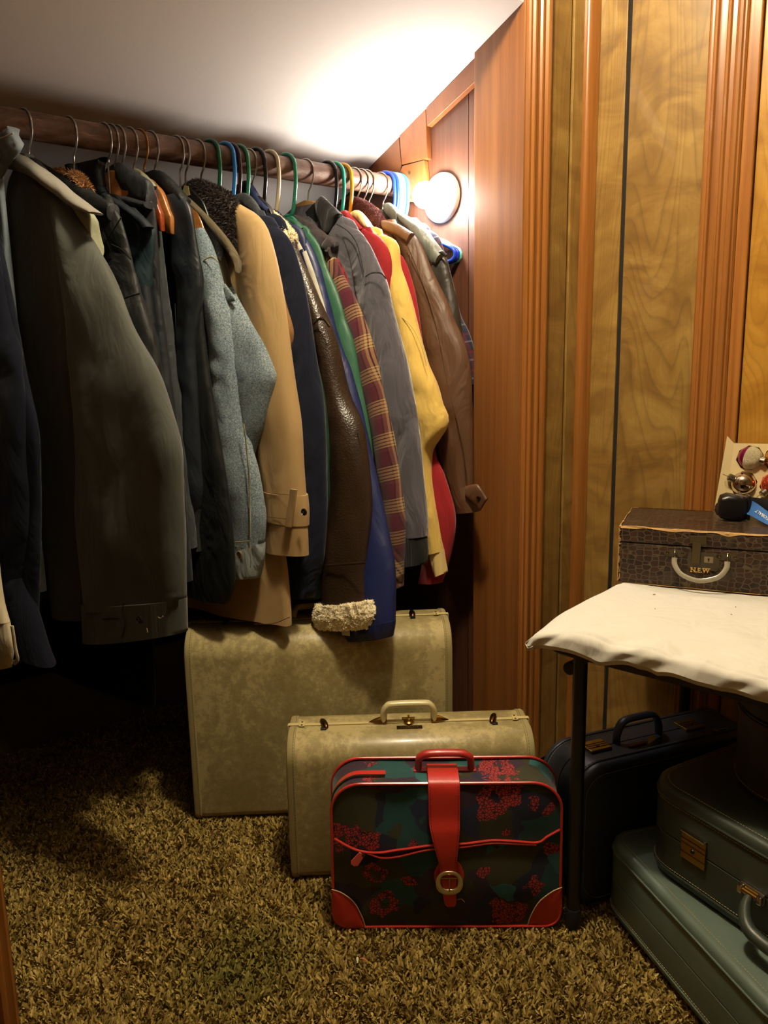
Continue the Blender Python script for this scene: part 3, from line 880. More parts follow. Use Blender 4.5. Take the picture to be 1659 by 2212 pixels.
# ---- moulded vinyl cases with stitched welts (blue one upright, two green ones flat)
def soft_face_case(root, A, B, T, r, mat, mat_stitch, seam=0.5, m=10):
    """rounded face A x B in (x, y), thickness T along z, welts and stitches round both face edges"""
    def ring(ins, z):
        P = rrect(A - 2 * ins, B - 2 * ins, max(r - ins, 0.01), m)
        return np.column_stack([P, np.full(len(P), z)])
    zs = T * seam
    e = 0.012
    lo = [ring(0.012, 0.0), ring(0.006, 0.0012), ring(0.0015, 0.006), ring(0.0, e), ring(0.0, zs - 0.0015), ring(0.0012, zs - 0.0006)]
    hi = [ring(0.0012, zs + 0.0006), ring(0.0, zs + 0.0015), ring(0.0, T - e), ring(0.0015, T - 0.006), ring(0.006, T - 0.0012), ring(0.012, T)]
    body = link('body', MB().rings(lo), mat, root, auto=50)
    lid = link('lid', MB().rings(hi), mat, root, auto=50)
    for par, zz in ((body, e + 0.006), (lid, T - e - 0.006)):
        P = ring(-0.0008, zz)
        link('welt', MB().tube(P, 0.0017, 6, closed=True), mat, par)
    mb = MB()
    for ins, z in ((0.016, T + 0.0004), (-0.0006, T - e - 0.011), (-0.0006, e + 0.011)):
        P = even(ring(ins, z), step=0.0052)
        for i in range(len(P)):
            q = P[(i + 1) % len(P)]
            mb.tube([P[i], P[i] * 0.35 + q * 0.65], 0.00055, 4)
    link('stitching', mb, mat_stitch, root)['kind'] = 'stuff'
    return body, lid
M_blue = leather('#262c36', '#333a45', 0.42, 900, 0.12, 0.4)
M_green = leather('#566459', '#637164', 0.40, 900, 0.10, 0.4)
M_green2 = leather('#323930', '#3c443a', 0.38, 900, 0.10, 0.4)
M_thread = plain('#a59468', 0.8)
M_thread_b = plain('#8d8c82', 0.8)
M_lock = plain('#a98f4a', 0.3, 1.0)

# blue case upright behind the table leg: local x along, y up after standing, z depth
dirx = np.array([cos(radians(-19)), sin(radians(-19)), 0]); ndir = np.array([sin(radians(19)), cos(radians(19)), 0])
BA, BB, BT = 0.46, 0.29, 0.132
foot = at_z(1250, 1962, 0.012)
near_n = foot @ ndir - 0.006
start = foot @ dirx - 0.012
c0 = dirx * (start + BA / 2) + ndir * near_n
blue = thing('blue_suitcase', 'dark blue vinyl suitcase standing upright in the corner behind the table leg', 'suitcase', (c0[0], c0[1], 0.012), radians(-19))
class Upright:
    pass
pivot = bpy.data.objects
def stand_up(o):
    # turn a flat-built piece upright: (x, y, z) -> (x, T - z, y + B/2)
    for v in o.data.vertices:
        x, y, z = v.co
        v.co = (x, BT - z, y + BB / 2)
    o.data.update()
bd, ld = soft_face_case(blue, BA, BB, BT, 0.06, M_blue, M_thread_b)
for o in [bd, ld] + list(bd.children) + list(ld.children) + [c for c in blue.children if c.name.startswith('stitching')]:
    stand_up(o)
zt = BB
hp = spline([(-0.052, BT * .5, zt), (-0.05, BT * .5, zt + 0.022), (-0.036, BT * .5, zt + 0.043), (0, BT * .5, zt + 0.046), (0.036, BT * .5, zt + 0.043), (0.05, BT * .5, zt + 0.022), (0.052, BT * .5, zt)], 50) + [-0.045, 0, 0]
link('handle', MB().tube(hp, 0.0062, 10, flat=1.6, up=(0, 1, 0)), M_blue, blue)
for x in (-0.145, 0.085):
    lt = link('latch', MB().bbox(x - 0.024, x + 0.024, BT * .5 - 0.019, BT * .5 + 0.019, zt, zt + 0.006), M_lock, blue, smooth=False, bevel=0.0012)
    link('keyhole', MB().lathe([(0, 0), (0.004, 0), (0.003, 0.0015), (0, 0.002)], (x, BT * .5 - 0.006, zt + 0.006), (0, 0, 1), 12), M_black, lt)
    mb = MB()
    for yy in (-0.009, -0.002, 0.005):
        mb.bbox(x - 0.0235, x + 0.0235, BT * .5 + yy, BT * .5 + yy + 0.0012, zt + 0.0055, zt + 0.0068)
    link('latch_ridge', mb, M_oldbrass, lt, smooth=False)['kind'] = 'stuff'
tg = link('luggage_tag', MB().bbox(-0.085, -0.045, BT * .5 - 0.028, BT * .5 - 0.019, zt + 0.001, zt + 0.004), plain('#6d451f', 0.5), blue, smooth=False, bevel=0.001)
link('tag_card', MB().prism([(0, 0), (0.018, 0.006), (0.024, 0.013), (0.004, 0.013)], ((1, 0, 0), (0, 0.7, 0.7)), (0, -0.001, 0.001), (-0.046, BT * .5 - 0.034, zt + 0.003)), plain('#b9a15e', 0.6), tg, smooth=False)
mb = MB().lathe([(0, 0), (0.006, 0), (0.006, 0.0015), (0, 0.0015)], (0.115, BT * .5 - 0.04, zt + 0.002), (0, 0, 1), 12).bbox(0.12, 0.146, BT * .5 - 0.0415, BT * .5 - 0.0385, zt + 0.0005, zt + 0.003).bbox(0.139, 0.143, BT * .5 - 0.047, BT * .5 - 0.04, zt + 0.0005, zt + 0.003)
kx = thing('small_key', 'tiny metal key lying on top of the blue suitcase', 'key', tuple(blue.location), radians(-19))
link('key_body', mb, plain('#a0937a', 0.3, 1.0), kx)

def flat_case(name, label, corner, ang_side, A, B, T, z0, r, mat):
    """corner: its left-back corner; x axis runs back-right (ang), -y along the left edge"""
    ux, uy = np.array([cos(ang_side), sin(ang_side), 0]), np.array([-sin(ang_side), cos(ang_side), 0])
    c = np.array(corner) + ux * A / 2 - uy * B / 2
    root = thing(name, label, 'suitcase', (c[0], c[1], z0), ang_side)
    b, l = soft_face_case(root, A, B, T, r, mat, M_thread)
    return root
c_low = at_z(1325, 1800, 0.162)
low = flat_case('green_suitcase', 'large grey-green vinyl suitcase lying flat on the carpet', (c_low[0] - 0.012, c_low[1] + 0.012, 0), radians(-25), 0.56, 0.455, 0.152, 0.012, 0.045, M_green)
tgl = link('luggage_tag', MB().bbox(-0.2, -0.16, -0.40 / 2 - 0.012, -0.40 / 2 + 0.02, 0.153, 0.156), plain('#a86f3c', 0.6), low, smooth=False, bevel=0.001)
c_up = at_z(1417, 1700, 0.31)
up = flat_case('green_suitcase', 'darker green vinyl suitcase lying on top of another with gold latch and handle', (c_up[0] - 0.012, c_up[1] + 0.02, 0), radians(-11.5), 0.40, 0.5, 0.165, 0.1655, 0.065, M_green2)
# latch and handle on its left side (local -x), facing the room
ux = -0.40 / 2
def on_side(y0_, y1_, z0_, z1_, p0, p1):
    return MB().bbox(ux - p1, ux - p0, y0_, y1_, z0_, z1_)
ly = 0.25 - 0.115
lt = link('latch', on_side(ly - 0.024, ly + 0.024, 0.062, 0.113, -0.001, 0.004), M_lock, up, smooth=False, bevel=0.001)
mb = MB()
for z in (0.098, 0.090, 0.074):
    mb.bbox(ux - 0.0048, ux - 0.003, ly - 0.0235, ly + 0.0235, z, z + 0.0012)
link('latch_ridge', mb, M_oldbrass, lt, smooth=False)['kind'] = 'stuff'
link('latch_lip', on_side(ly - 0.024, ly + 0.024, 0.110, 0.114, 0.002, 0.008), M_chrome, lt, smooth=False, bevel=0.001)
link('keyhole', MB().lathe([(0, 0), (0.0042, 0), (0.0034, 0.0015), (0.001, 0.002), (0, 0.001)], (ux - 0.004, ly, 0.083), (-1, 0, 0), 14), M_black, lt)
for yy in (0.025, -0.135):
    hm = link('handle_mount', on_side(yy - 0.021, yy + 0.021, 0.070, 0.088, -0.001, 0.006).bbox(ux - 0.013, ux - 0.005, yy + 0.012, yy + 0.021, 0.072, 0.086).bbox(ux - 0.013, ux - 0.005, yy - 0.021, yy - 0.012, 0.072, 0.086), M_chrome, up, smooth=False, bevel=0.002)
    link('mount_pin', MB().tube([(ux - 0.009, yy - 0.018, 0.079), (ux - 0.009, yy + 0.018, 0.079)], 0.004, 10), M_brass, hm)
hp = spline([(ux - 0.01, 0.025, 0.077), (ux - 0.022, 0.022, 0.062), (ux - 0.034, 0.008, 0.045), (ux - 0.037, -0.02, 0.038), (ux - 0.037, -0.09, 0.038), (ux - 0.034, -0.118, 0.045), (ux - 0.022, -0.132, 0.062), (ux - 0.01, -0.135, 0.077)], 50)
link('handle', MB().tube(hp, np.interp(np.linspace(0, 1, 50), [0, .08, .2, .8, .92, 1], [.006, .0085, .0105, .0105, .0085, .006]), 12), M_green2, up)
# round train case standing on it
zc = 0.1655 + 0.165 + 0.001
pe = at_z(1612, 1712, zc)
cdir = np.array([RGT[0], RGT[1], 0]); cdir /= np.linalg.norm(cdir)
cc = pe + cdir * 0.112 + np.array([_h[0], _h[1], 0]) * 0.02
rc = thing('round_case', 'dark round hat case on the upper green suitcase under the table', 'case', (cc[0], cc[1], zc))
M_rc = leather('#2a2a20', '#37372b', 0.45, 900, 0.12, 0.4)
link('body', MB().lathe([(0, 0), (0.108, 0), (0.112, 0.004), (0.112, 0.135), (0.110, 0.137), (0, 0.137)], m=48), M_rc, rc, auto=40)
ld = link('lid', MB().lathe([(0, 0.138), (0.1105, 0.138), (0.1125, 0.140), (0.1125, 0.178), (0.107, 0.186), (0, 0.187)], m=48), M_rc, rc, auto=40)
mb = MB()
for rr, z in ((0.1127, 0.010), (0.113, 0.172)):
    for k in range(120):
        a0, a1 = 2 * pi * k / 120, 2 * pi * (k + 0.62) / 120
        mb.tube([(rr * cos(a0), rr * sin(a0), z), (rr * cos(a1), rr * sin(a1), z)], 0.0006, 4)
link('stitching', mb, M_thread, rc)['kind'] = 'stuff'
link('band', MB().lathe([(0.1122, 0.118), (0.1138, 0.119), (0.1138, 0.131), (0.1122, 0.132)], m=48), plain('#3a2a1c', 0.5), rc)

# ================================================================== TABLE
ZT = 0.588
tang = radians(-82)                      # direction of its long front edge
ev = np.array([cos(tang), sin(tang), 0]); eu = np.array([-ev[1], ev[0], 0])
leg0 = at_z(1237, 2003, 0.004)
TL, TD = 0.86, 0.60
tc_ = leg0 - eu * 0.016 - ev * 0.062     # its near-left corner
tab = thing('folding_table', 'folding table with black tubular legs beside the panelled wall', 'table', (tc_[0], tc_[1], 0.0), tang)
# local axes: x along the front edge (away to the right), y back to the wall
tr_ = lambda g, z: np.column_stack([rrect(TL - 2 * g, TD - 2 * g, 0.03, 5) + [TL / 2, TD / 2], np.full(24, z)])
link('tabletop', MB().rings([tr_(0.004, ZT - 0.050), tr_(0, ZT - 0.046), tr_(0, ZT - 0.034), tr_(0.006, ZT - 0.030), tr_(0.15, ZT - 0.003)]), plain('#2a2622', 0.5), tab, auto=30)
M_leg = plain('#0d0d0e', 0.4)
for x in (0.062, TL - 0.095):
    for y in (0.016, TD - 0.07):
        lg = link('leg', MB().tube([(x, y, 0.03), (x, y, ZT - 0.03)], 0.0127, 16), M_leg, tab)
        link('foot_cap', MB().lathe([(0, 0.010), (0.0142, 0.010), (0.0148, 0.013), (0.0148, 0.045), (0.0135, 0.047), (0, 0.047)], (x, y, 0), (0, 0, 1), 16), plain('#080808', 0.6), lg)
        br_ = link('leg_brace', MB().prism([(-0.003, -0.012), (0.003, -0.012), (0.003, 0.012), (-0.003, 0.012)], ((0, 1, 0), (0, 0, 1)), (0.0, 0, 0), (x, y, ZT - 0.1)) if False else
             MB().tube([(x - 0.018, y, ZT - 0.072), (x + 0.03, y, ZT - 0.032)], 0.006, 8, flat=1.6), M_leg, lg)
        link('brace_hinge', MB().lathe([(0, -0.007), (0.0115, -0.007), (0.0115, 0.007), (0, 0.007)], (x - 0.018, y, ZT - 0.074), (0, 1, 0), 16), M_leg, lg)
    link('cross_bar', MB().tube([(x, 0.016, ZT - 0.038), (x, TD - 0.07, ZT - 0.038)], 0.009, 10), M_leg, tab)

# white cloth: flat on the top, pulled over the front and left edges, hem gathered below
def table_cloth():
    U = np.concatenate([np.linspace(-0.046, 0.03, 30), np.linspace(0.034, TL - 0.01, 90)])
    V = np.concatenate([np.linspace(-0.030, 0.04, 30), np.linspace(0.045, TD - 0.004, 60)])
    uu, vv = np.meshgrid(U, V, indexing='ij')
    ex = np.clip(-uu, 0, None); ey = np.clip(-vv, 0, None)
    x, y, z = uu.copy(), vv.copy(), np.full_like(uu, ZT + 0.0025)
    def fold(e, r, flare):
        # arc length e past the edge -> (outwards, down)
        a = np.clip(e / r, 0, 1.3)
        o = r * np.sin(a); d = r * (1 - np.cos(a))
        rest = np.clip(e - r * 1.3, 0, None)
        return o + rest * flare, d + rest * (1 - flare * 0.4)
    ox, dx = fold(ex, 0.016, 0.5); oy, dy = fold(ey, 0.012, 0.10)
    x = np.where(uu < 0, -ox, uu); y = np.where(vv < 0, -oy, vv)
    z = z - np.maximum(dx * 0.62, dy) - 0.25 * np.minimum(dx * 0.62, dy)
    # wrinkles: soft on top, diagonal pulled folds towards the near corner on the front drop
    drop = np.clip((0.045 - vv) / 0.06, 0, 1)
    sag = np.clip((0.16 - vv) / 0.16, 0, 1)
    wr = 0.0028 * vnoise(uu * 9 + vv * 7, vv * 16, 1.0) + 0.0016 * vnoise(uu * 26, vv * 30, 2.0) + 0.0012 * np.abs(vnoise(uu * 14 - vv * 30, vv * 3, 4.0))
    dg = np.abs(vnoise((uu - 1.2 * vv) * 17, vv * 4 + uu * 2, 6.0))
    dg2 = vnoise((uu - 1.7 * vv) * 40, vv * 9, 8.0)
    flat = np.clip((vv - 0.02) / 0.05, 0, 1) * np.clip((uu - 0.0) / 0.05, 0, 1)
    lift = (wr - 0.0002) * (0.45 + 0.55 * (1 - flat)) + 0.002
    z = z + np.where((uu > 0) & (vv > 0), np.clip(lift, 0.0006, None), lift * 0.4)
    f_amt = drop * 0.6
    y = y - f_amt * (0.013 * dg + 0.005 * dg2 + 0.002) * np.clip(1.2 - uu * 0.3, 0.5, 1.2)
    z = z - drop * 0.005 * dg - 0.013 * sag ** 2 + sag * (0.013 * np.abs(vnoise((uu - 0.7 * vv) * 11, vv * 5, 3.0)) + 0.006 * np.abs(vnoise((uu + 0.6 * vv) * 22, vv * 14, 5.0))) * np.clip((uu + 0.02) / 0.08, 0.1, 1)
    # the hem turns in underneath
    m = len(V)
    P = np.stack([x, y, z], -1)
    mb = MB()
    f, nU = [], len(U)
    for i in range(nU - 1):
        for j in range(m - 1):
            f.append((i * m + j, (i + 1) * m + j, (i + 1) * m + j + 1, i * m + j + 1))
    mb.add(P.reshape(-1, 3), f)
    hem = []
    for i in range(nU):
        hem.append(P[i, 0])
    hem = np.array(hem)
    top = hem + [0, 0, 0.0]; low = hem + [0, 0.004, -0.008]; inn = hem + [0, 0.016, -0.004]
    mb.rings([top, low, inn], False, False, closed=False)
    hl = P[0, :, :]
    mb.rings([hl, hl + [0.006, 0, -0.008], hl + [0.016, 0, -0.003]], False, False, closed=False)
    return mb
cl = thing('tablecloth', 'crumpled white cotton cloth covering the folding table', 'tablecloth', tuple(tab.location), tang)
link('cloth', table_cloth(), cloth('#d4d0c4', 0.10, 0.9, 1400, 0.15, 0.1, blotch=9), cl, auto=180)
M_crumb = plain('#a5784a', 0.8)
for k, (px, py) in enumerate([(1413, 1284), (1415, 1315), (1589, 1311), (1580, 1327)]):
    p = at_z(px, py, ZT + 0.006)
    s_ = (0.0055, 0.003) if k == 0 else (0.002, 0.0012)
    o = link('paint_flake', MB().box(p, (s_[0], s_[1], 0.0008), Matrix.Rotation(0.7 * k, 3, 'Z')), M_crumb if k == 0 else plain('#3a2a1c', 0.8), smooth=False)
    tag(o, 'tan paint flake on the tablecloth before the handle of the crocodile case' if k == 0 else ('tiny dark crumb on the tablecloth nearest its front left corner', 'dark crumb at the right of the tablecloth, upper of a pair', 'dark crumb at the right of the tablecloth, lower of a pair')[k - 1], 'flake' if k == 0 else 'crumb', None if k == 0 else 'crumbs on the tablecloth')

# ================================================================== ON THE TABLE
# crocodile-patterned case
def croc():
    t = NT('crocodile_paper')
    co = t.co('Object')
    wob = t.n('ShaderNodeTexNoise'); wob.inputs['Scale'].default_value = 18; t.l(co, wob.inputs['Vector'])
    sc_ = t.n('ShaderNodeVectorMath', operation='SCALE'); sc_.inputs['Scale'].default_value = 0.008; t.l(wob.outputs['Color'], sc_.inputs[0])
    ad = t.n('ShaderNodeVectorMath', operation='ADD'); t.l(co, ad.inputs[0]); t.l(sc_.outputs[0], ad.inputs[1])
    mp = t.n('ShaderNodeMapping'); mp.inputs['Scale'].default_value = (70, 100, 100); mp.inputs['Location'].default_value = (0, 0.1, 0.3); t.l(ad.outputs[0], mp.inputs[0])
    v = t.n('ShaderNodeTexVoronoi', feature='DISTANCE_TO_EDGE'); v.inputs['Scale'].default_value = 1.0; v.inputs['Randomness'].default_value = 0.55; t.l(mp.outputs[0], v.inputs['Vector'])
    v2 = t.n('ShaderNodeTexVoronoi'); v2.inputs['Scale'].default_value = 1.0; v2.inputs['Randomness'].default_value = 0.55; t.l(mp.outputs[0], v2.inputs['Vector'])
    sep = t.n('ShaderNodeSeparateColor'); t.l(v2.outputs['Color'], sep.inputs[0])
    cell = t.ramp(sep.outputs[0], [(0, '#1a100c'), (0.6, '#2a1811'), (1.0, '#3a2419')])
    c = t.mix(t.ramp(v.outputs['Distance'], [(0.03, (1, 1, 1, 1)), (0.09, (0, 0, 0, 1))]), cell, '#4f4330')
    worn = t.noise(co, 16, 5, 0.7)
    c = t.mix(t.ramp(worn, [(0.52, (0, 0, 0, 1)), (0.60, (0.6, 0.6, 0.6, 1))]), c, '#3d3426')
    t.bump(t.math('MULTIPLY', v.outputs['Distance'], 1.0), 0.25, 0.002)
    return t.done(c, 0.38, 0, 0.25)
M_croc = croc()
M_board = cloth('#b08a55', 0.25, 0.8, 600, 0.2, 0.0, wrinkle=0.0)
ZB = ZT + 0.0075
bl = at_z(1333, 1257, ZB); brr = at_z(1659, 1293, ZB)
bang = radians(-64)
BW, BD, BH, BS = 0.33, 0.232, 0.118, 0.085
bu = np.array([cos(bang), sin(bang), 0]); bn = np.array([-sin(bang), cos(bang), 0])
cb = thing('crocodile_case', 'worn brown crocodile-pattern case with clear handle on the white table', 'case', (bl[0], bl[1], ZB), bang)
link('body', MB().bbox(0, BW, 0, BD, 0, BS - 0.0006), M_croc, cb, smooth=False, bevel=0.003)
lid = link('lid', MB().bbox(0, BW, 0, BD, BS + 0.0006, BH), M_croc, cb, smooth=False, bevel=0.004)
# rubbed edges where the board shows: irregular strips wrapped over the lid's edges
def rubbed(nm, P0, P1, na, nb, wmax, seed, par, lift=0.0007, gap=0.25):
    n = 60; mb = MB(); P0, P1 = np.array(P0, float), np.array(P1, float)
    na, nb = np.array(na, float), np.array(nb, float)
    R = []
    for i in range(n + 1):
        t_ = i / n
        w = wmax * max(0.12, 0.62 + 0.75 * float(vnoise(t_ * 11, seed, 0.5)) + 0.3 * float(vnoise(t_ * 40, seed, 1.5)))
        w2 = wmax * 0.5 * max(0.15, 0.6 + 0.9 * float(vnoise(t_ * 13, seed + 7, 0.5)))
        if float(vnoise(t_ * 17, seed + 3, 9.5)) < -0.62 + gap:
            w *= 0.25; w2 *= 0.3
        c = P0 + (P1 - P0) * t_
        R.append([c + na * lift - nb * w, c + (na + nb) * (lift * 0.1 - 0.001), c + nb * lift - na * w2])
    return link(nm, mb.rings(R, False, False, closed=False), M_board, par, auto=30)
rubbed('rubbed_edge', (0.003, 0, BH), (BW, 0, BH), (0, 0, 1), (0, -1, 0), 0.010, 1.0, lid, gap=-0.2)
rubbed('rubbed_edge', (0, 0.003, BH), (0, BD, BH), (0, 0, 1), (-1, 0, 0), 0.004, 2.0, lid)
rubbed('rubbed_edge', (0.003, BD, BH), (BW, BD, BH), (0, 0, 1), (0, 1, 0), 0.005, 3.0, lid)
rubbed('rubbed_edge', (0, 0, BS + 0.002), (0, 0, BH - 0.002), (0, -1, 0), (-1, 0, 0), 0.004, 4.0, lid)
rubbed('rubbed_edge', (0, 0, 0.002), (0, 0, BS - 0.002), (0, -1, 0), (-1, 0, 0), 0.004, 5.0, cb)
rubbed('rubbed_edge', (0.002, 0, 0.0), (BW, 0, 0.0), (0, 0, -1), (0, -1, 0), 0.003, 6.0, cb)
M_plate = plain('#4a4334', 0.4, 0.7)
def px_on_box(px, py):
    p = on_plane(px, py, bl, bn); r_ = p - np.array([bl[0], bl[1], ZB])
    return float(r_ @ bu), float(r_[2])
lx, lz = px_on_box(1508, 1165)
lw = 0.030
lp = link('lock_plate', MB().prism(rrect(0.058, 0.036, 0.006, 4) + [lx + 0.012, BS - 0.027], ((1, 0, 0), (0, 0, 1)), (0, -0.0015, 0), (0, 0.0003, 0)), M_plate, cb, smooth=False)
link('hasp', MB().bbox(lx - 0.010, lx + 0.006, -0.0055, -0.001, BS - 0.032, BS + 0.010).bbox(lx - 0.016, lx + 0.016, -0.005, 0.0003, BS + 0.008, BS + 0.024), plain('#54492f', 0.35, 0.8), cb, smooth=False, bevel=0.0012)
kh = link('keyhole_plate', MB().bbox(lx + 0.013, lx + 0.030, -0.0035, -0.001, BS - 0.029, BS - 0.016), plain('#8d7f60', 0.3, 0.9), lp, smooth=False, bevel=0.0008)
link('keyhole', MB().bbox(lx + 0.0205, lx + 0.0225, -0.0040, -0.0034, BS - 0.0265, BS - 0.019).bbox(lx + 0.0195, lx + 0.0235, -0.0040, -0.0034, BS - 0.023, BS - 0.021), M_black, kh, smooth=False)
h0, h1 = px_on_box(1458, 1198), px_on_box(1571, 1213)
hz = (h0[1] + h1[1]) / 2
for hx in (h0[0], h1[0]):
    hp_ = link('handle_plate', MB().prism([(0.021 * cos(a_), 0.008 * sin(a_)) for a_ in np.linspace(0, 2 * pi, 24, endpoint=False)], ((1, 0, 0), (0, 0, 1)), (0, -0.0015, 0), (hx, 0.0003, hz + 0.006)), M_plate, cb, smooth=False)
    link('handle_ring', MB().tube(spline([(hx, -0.001, hz + 0.013), (hx, -0.007, hz + 0.008), (hx, -0.009, hz - 0.001), (hx, -0.006, hz - 0.006)], 16), 0.0014, 8), plain('#b5a88a', 0.25, 1.0), hp_)
    mb = MB()
    for sx_ in (-0.014, 0.014):
        mb.lathe([(0, 0), (0.003, 0), (0.0022, 0.0015), (0, 0.002)], (hx + sx_, -0.0012, hz + 0.006), (0, -1, 0), 10)
    link('rivet', mb, M_oldbrass, hp_)['kind'] = 'stuff'
t = NT('clear_plastic')
t.b.inputs['Transmission Weight'].default_value = 0.55
M_clear = t.done('#cfc8b0', 0.18, 0, 0.6)
hs = [(h0[0], -0.009, hz - 0.001), (h0[0] + 0.001, -0.013, hz - 0.014), (h0[0] + 0.012, -0.020, hz - 0.029), (h0[0] + 0.03, -0.024, hz - 0.037), ((h0[0] + h1[0]) / 2, -0.025, hz - 0.040),
      (h1[0] - 0.03, -0.024, hz - 0.037), (h1[0] - 0.012, -0.020, hz - 0.029), (h1[0] - 0.001, -0.013, hz - 0.014), (h1[0], -0.009, hz - 0.001)]
link('handle', MB().tube(spline(hs, 50), 0.0052, 10, flat=0.6, up=(0, 1, 0.3)), M_clear, cb, label='clear plastic bail handle')
def text_mesh(name, s, size, mat, par, loc, ex, ez, depth=0.0004, bold=0.0):
    cu = bpy.data.curves.new(name, 'FONT'); cu.body = s; cu.size = size; cu.extrude = depth; cu.align_x = 'CENTER'; cu.align_y = 'CENTER'
    cu.resolution_u = 3; cu.offset = bold
    tmp = bpy.data.objects.new(name, cu); COL.objects.link(tmp)
    dg = bpy.context.evaluated_depsgraph_get(); dg.update()
    me = bpy.data.meshes.new_from_object(tmp.evaluated_get(dg))
    bpy.data.objects.remove(tmp)
    ex, ez = Vector(ex).normalized(), Vector(ez).normalized()
    ny = ex.cross(ez)
    for v in me.vertices:
        v.co = Vector(loc) + ex * v.co.x + ez * v.co.y + ny * v.co.z
    me.materials.clear(); me.materials.append(mat)
    o = bpy.data.objects.new(name, me); COL.objects.link(o); o.parent = par
    return o
nx, nz_ = px_on_box(1512, 1232)
M_gold = plain('#d9ae58', 0.5, 0.0)
def slab(s, size):
    """N.E.W with slab serifs, as bars: list of (x0,x1,z0,z1) boxes and slanted bars"""
tx = text_mesh('gilt_initials', 'N.E.W', 0.0128, M_gold, cb, (nx, -0.0012, nz_), (1, 0, 0.02), (-0.02, 0, 1), 0.0007, 0.0002)
mb = MB()
def serif(x, z, w=0.0042):
    mb.bbox(nx + x - w / 2, nx + x + w / 2, -0.0019, -0.0002, nz_ + z - 0.0006, nz_ + z + 0.0006)
# serifs set on the feet and heads of the letters
bb = [v.co.x - nx for v in tx.data.vertices]
x0_, x1_ = min(bb), max(bb); zz = [v.co.z - nz_ for v in tx.data.vertices]; z0_, z1_ = min(zz), max(zz)
for f_ in (0.035, 0.225):
    serif(x0_ + (x1_ - x0_) * f_, z1_ - 0.0006); serif(x0_ + (x1_ - x0_) * f_, z0_ + 0.0006)
for f_ in (0.41,):
    serif(x0_ + (x1_ - x0_) * f_, z1_ - 0.0006, 0.003); serif(x0_ + (x1_ - x0_) * f_, z0_ + 0.0006, 0.003)
for f_ in (0.70, 0.84, 0.97):
    serif(x0_ + (x1_ - x0_) * f_, z1_ - 0.0006)
link('serifs', mb, M_gold, tx, smooth=False)['kind'] = 'stuff'

# headlamp lying on the lid
ZL = ZB + BH + 0.001
def on_lid(px, py, z=0.0):
    return at_z(px, py, ZL + z)
hl0 = on_lid(1583, 1122)
hang = bang + radians(8)
hl = thing('headlamp', 'black headlamp with a blue strap lying on the crocodile case', 'headlamp', (hl0[0], hl0[1], ZL), hang)
# local: x to the right along the case, y away; the lamp looks to the left-front
M_hl = plain('#0d0d0f', 0.35)
R = []
for x, w, h0_, h1_ in ((-0.030, 0.012, 0.010, 0.040), (-0.026, 0.021, 0.004, 0.050), (-0.014, 0.024, 0.001, 0.055), (0.008, 0.023, 0.0, 0.052), (0.020, 0.020, 0.001, 0.047), (0.024, 0.017, 0.003, 0.044)):
    P = rrect(2 * w, h1_ - h0_, min(w, (h1_ - h0_) / 2) * 0.45, 4)
    R.append(np.column_stack([np.full(len(P), x), P[:, 0], P[:, 1] + (h0_ + h1_) / 2]))
link('housing', MB().rings(R), M_hl, hl, auto=35)
lens = link('lens', MB().lathe([(0.0135, 0), (0.0135, 0.003), (0.011, 0.004), (0, 0.0045)], (-0.0275, -0.004, 0.022), (-0.9, -0.42, 0.0), 24), plain('#3c2d2a', 0.12), hl)
hinge = link('tilt_hinge', MB().tube([(0.010, -0.018, 0.050), (0.012, 0.02, 0.054)], 0.0035, 10).tube([(0.000, -0.012, 0.054), (0.020, -0.014, 0.051)], 0.0022, 8), plain('#8b8578', 0.25, 0.9), hl)
link('back_plate', MB().bbox(0.024, 0.030, -0.02, 0.024, 0.002, 0.054), M_hl, hl, smooth=False, bevel=0.003)
M_blues = cloth('#2e62a8', 0.3, 0.7, 1800, 0.3, 0.1, wrinkle=0.0)
# strap: a flat band leaving the back plate, running right and down over the front edge
def band(nm, cl_, wv, mat, par, th=0.0012):
    P = spline(cl_, 40); W = spline(wv, 40)
    R = []
    T = np.gradient(P, axis=0); T /= np.linalg.norm(T, axis=1)[:, None]
    for p, w, t_ in zip(P, W, T):
        nn = np.cross(t_, w); nn /= np.linalg.norm(nn)
        R.append([p - w + nn * th, p + w + nn * th, p + w - nn * th, p - w - nn * th])
    if nm == 'strap':
        i = 13; t_, w = T[i], W[i] / np.linalg.norm(W[i]); nn = np.cross(t_, w); nn /= np.linalg.norm(nn)
        if nn[1] > 0: nn = -nn
        wz = np.cross(-t_, nn) ; wz = wz if np.cross(-t_, wz) @ nn > 0 else -wz
        STRAP_TXT[:] = [P[i] + nn * 0.0022, -t_, wz]
    return link(nm, MB().rings(R), mat, par, auto=40)
STRAP_TXT = []
st = band('strap', [(0.026, -0.012, 0.030), (0.036, -0.027, 0.026), (0.052, -0.046, 0.016), (0.070, -0.066, 0.006), (0.085, -0.080, -0.002), (0.097, -0.088, -0.020)],
     [(0.003, 0.003, 0.0145), (0.004, 0.006, 0.0130), (0.006, 0.009, 0.0095), (0.010, 0.011, 0.004), (0.012, 0.010, 0.002), (0.013, 0.008, 0.0)], M_blues, hl)
link('strap_back', MB().tube(spline([(0.030, 0.012, 0.036), (0.06, 0.03, 0.030), (0.1, 0.035, 0.018), (0.14, 0.02, 0.010)], 30), 0.0012, 8, flat=9.0, up=(0, 0.2, 1)), plain('#101014', 0.8), hl)
text_mesh('strap_lettering', 'KOBALT', 0.0092, plain('#e8e8e0', 0.5), st, STRAP_TXT[0], STRAP_TXT[1], STRAP_TXT[2], 0.0002)

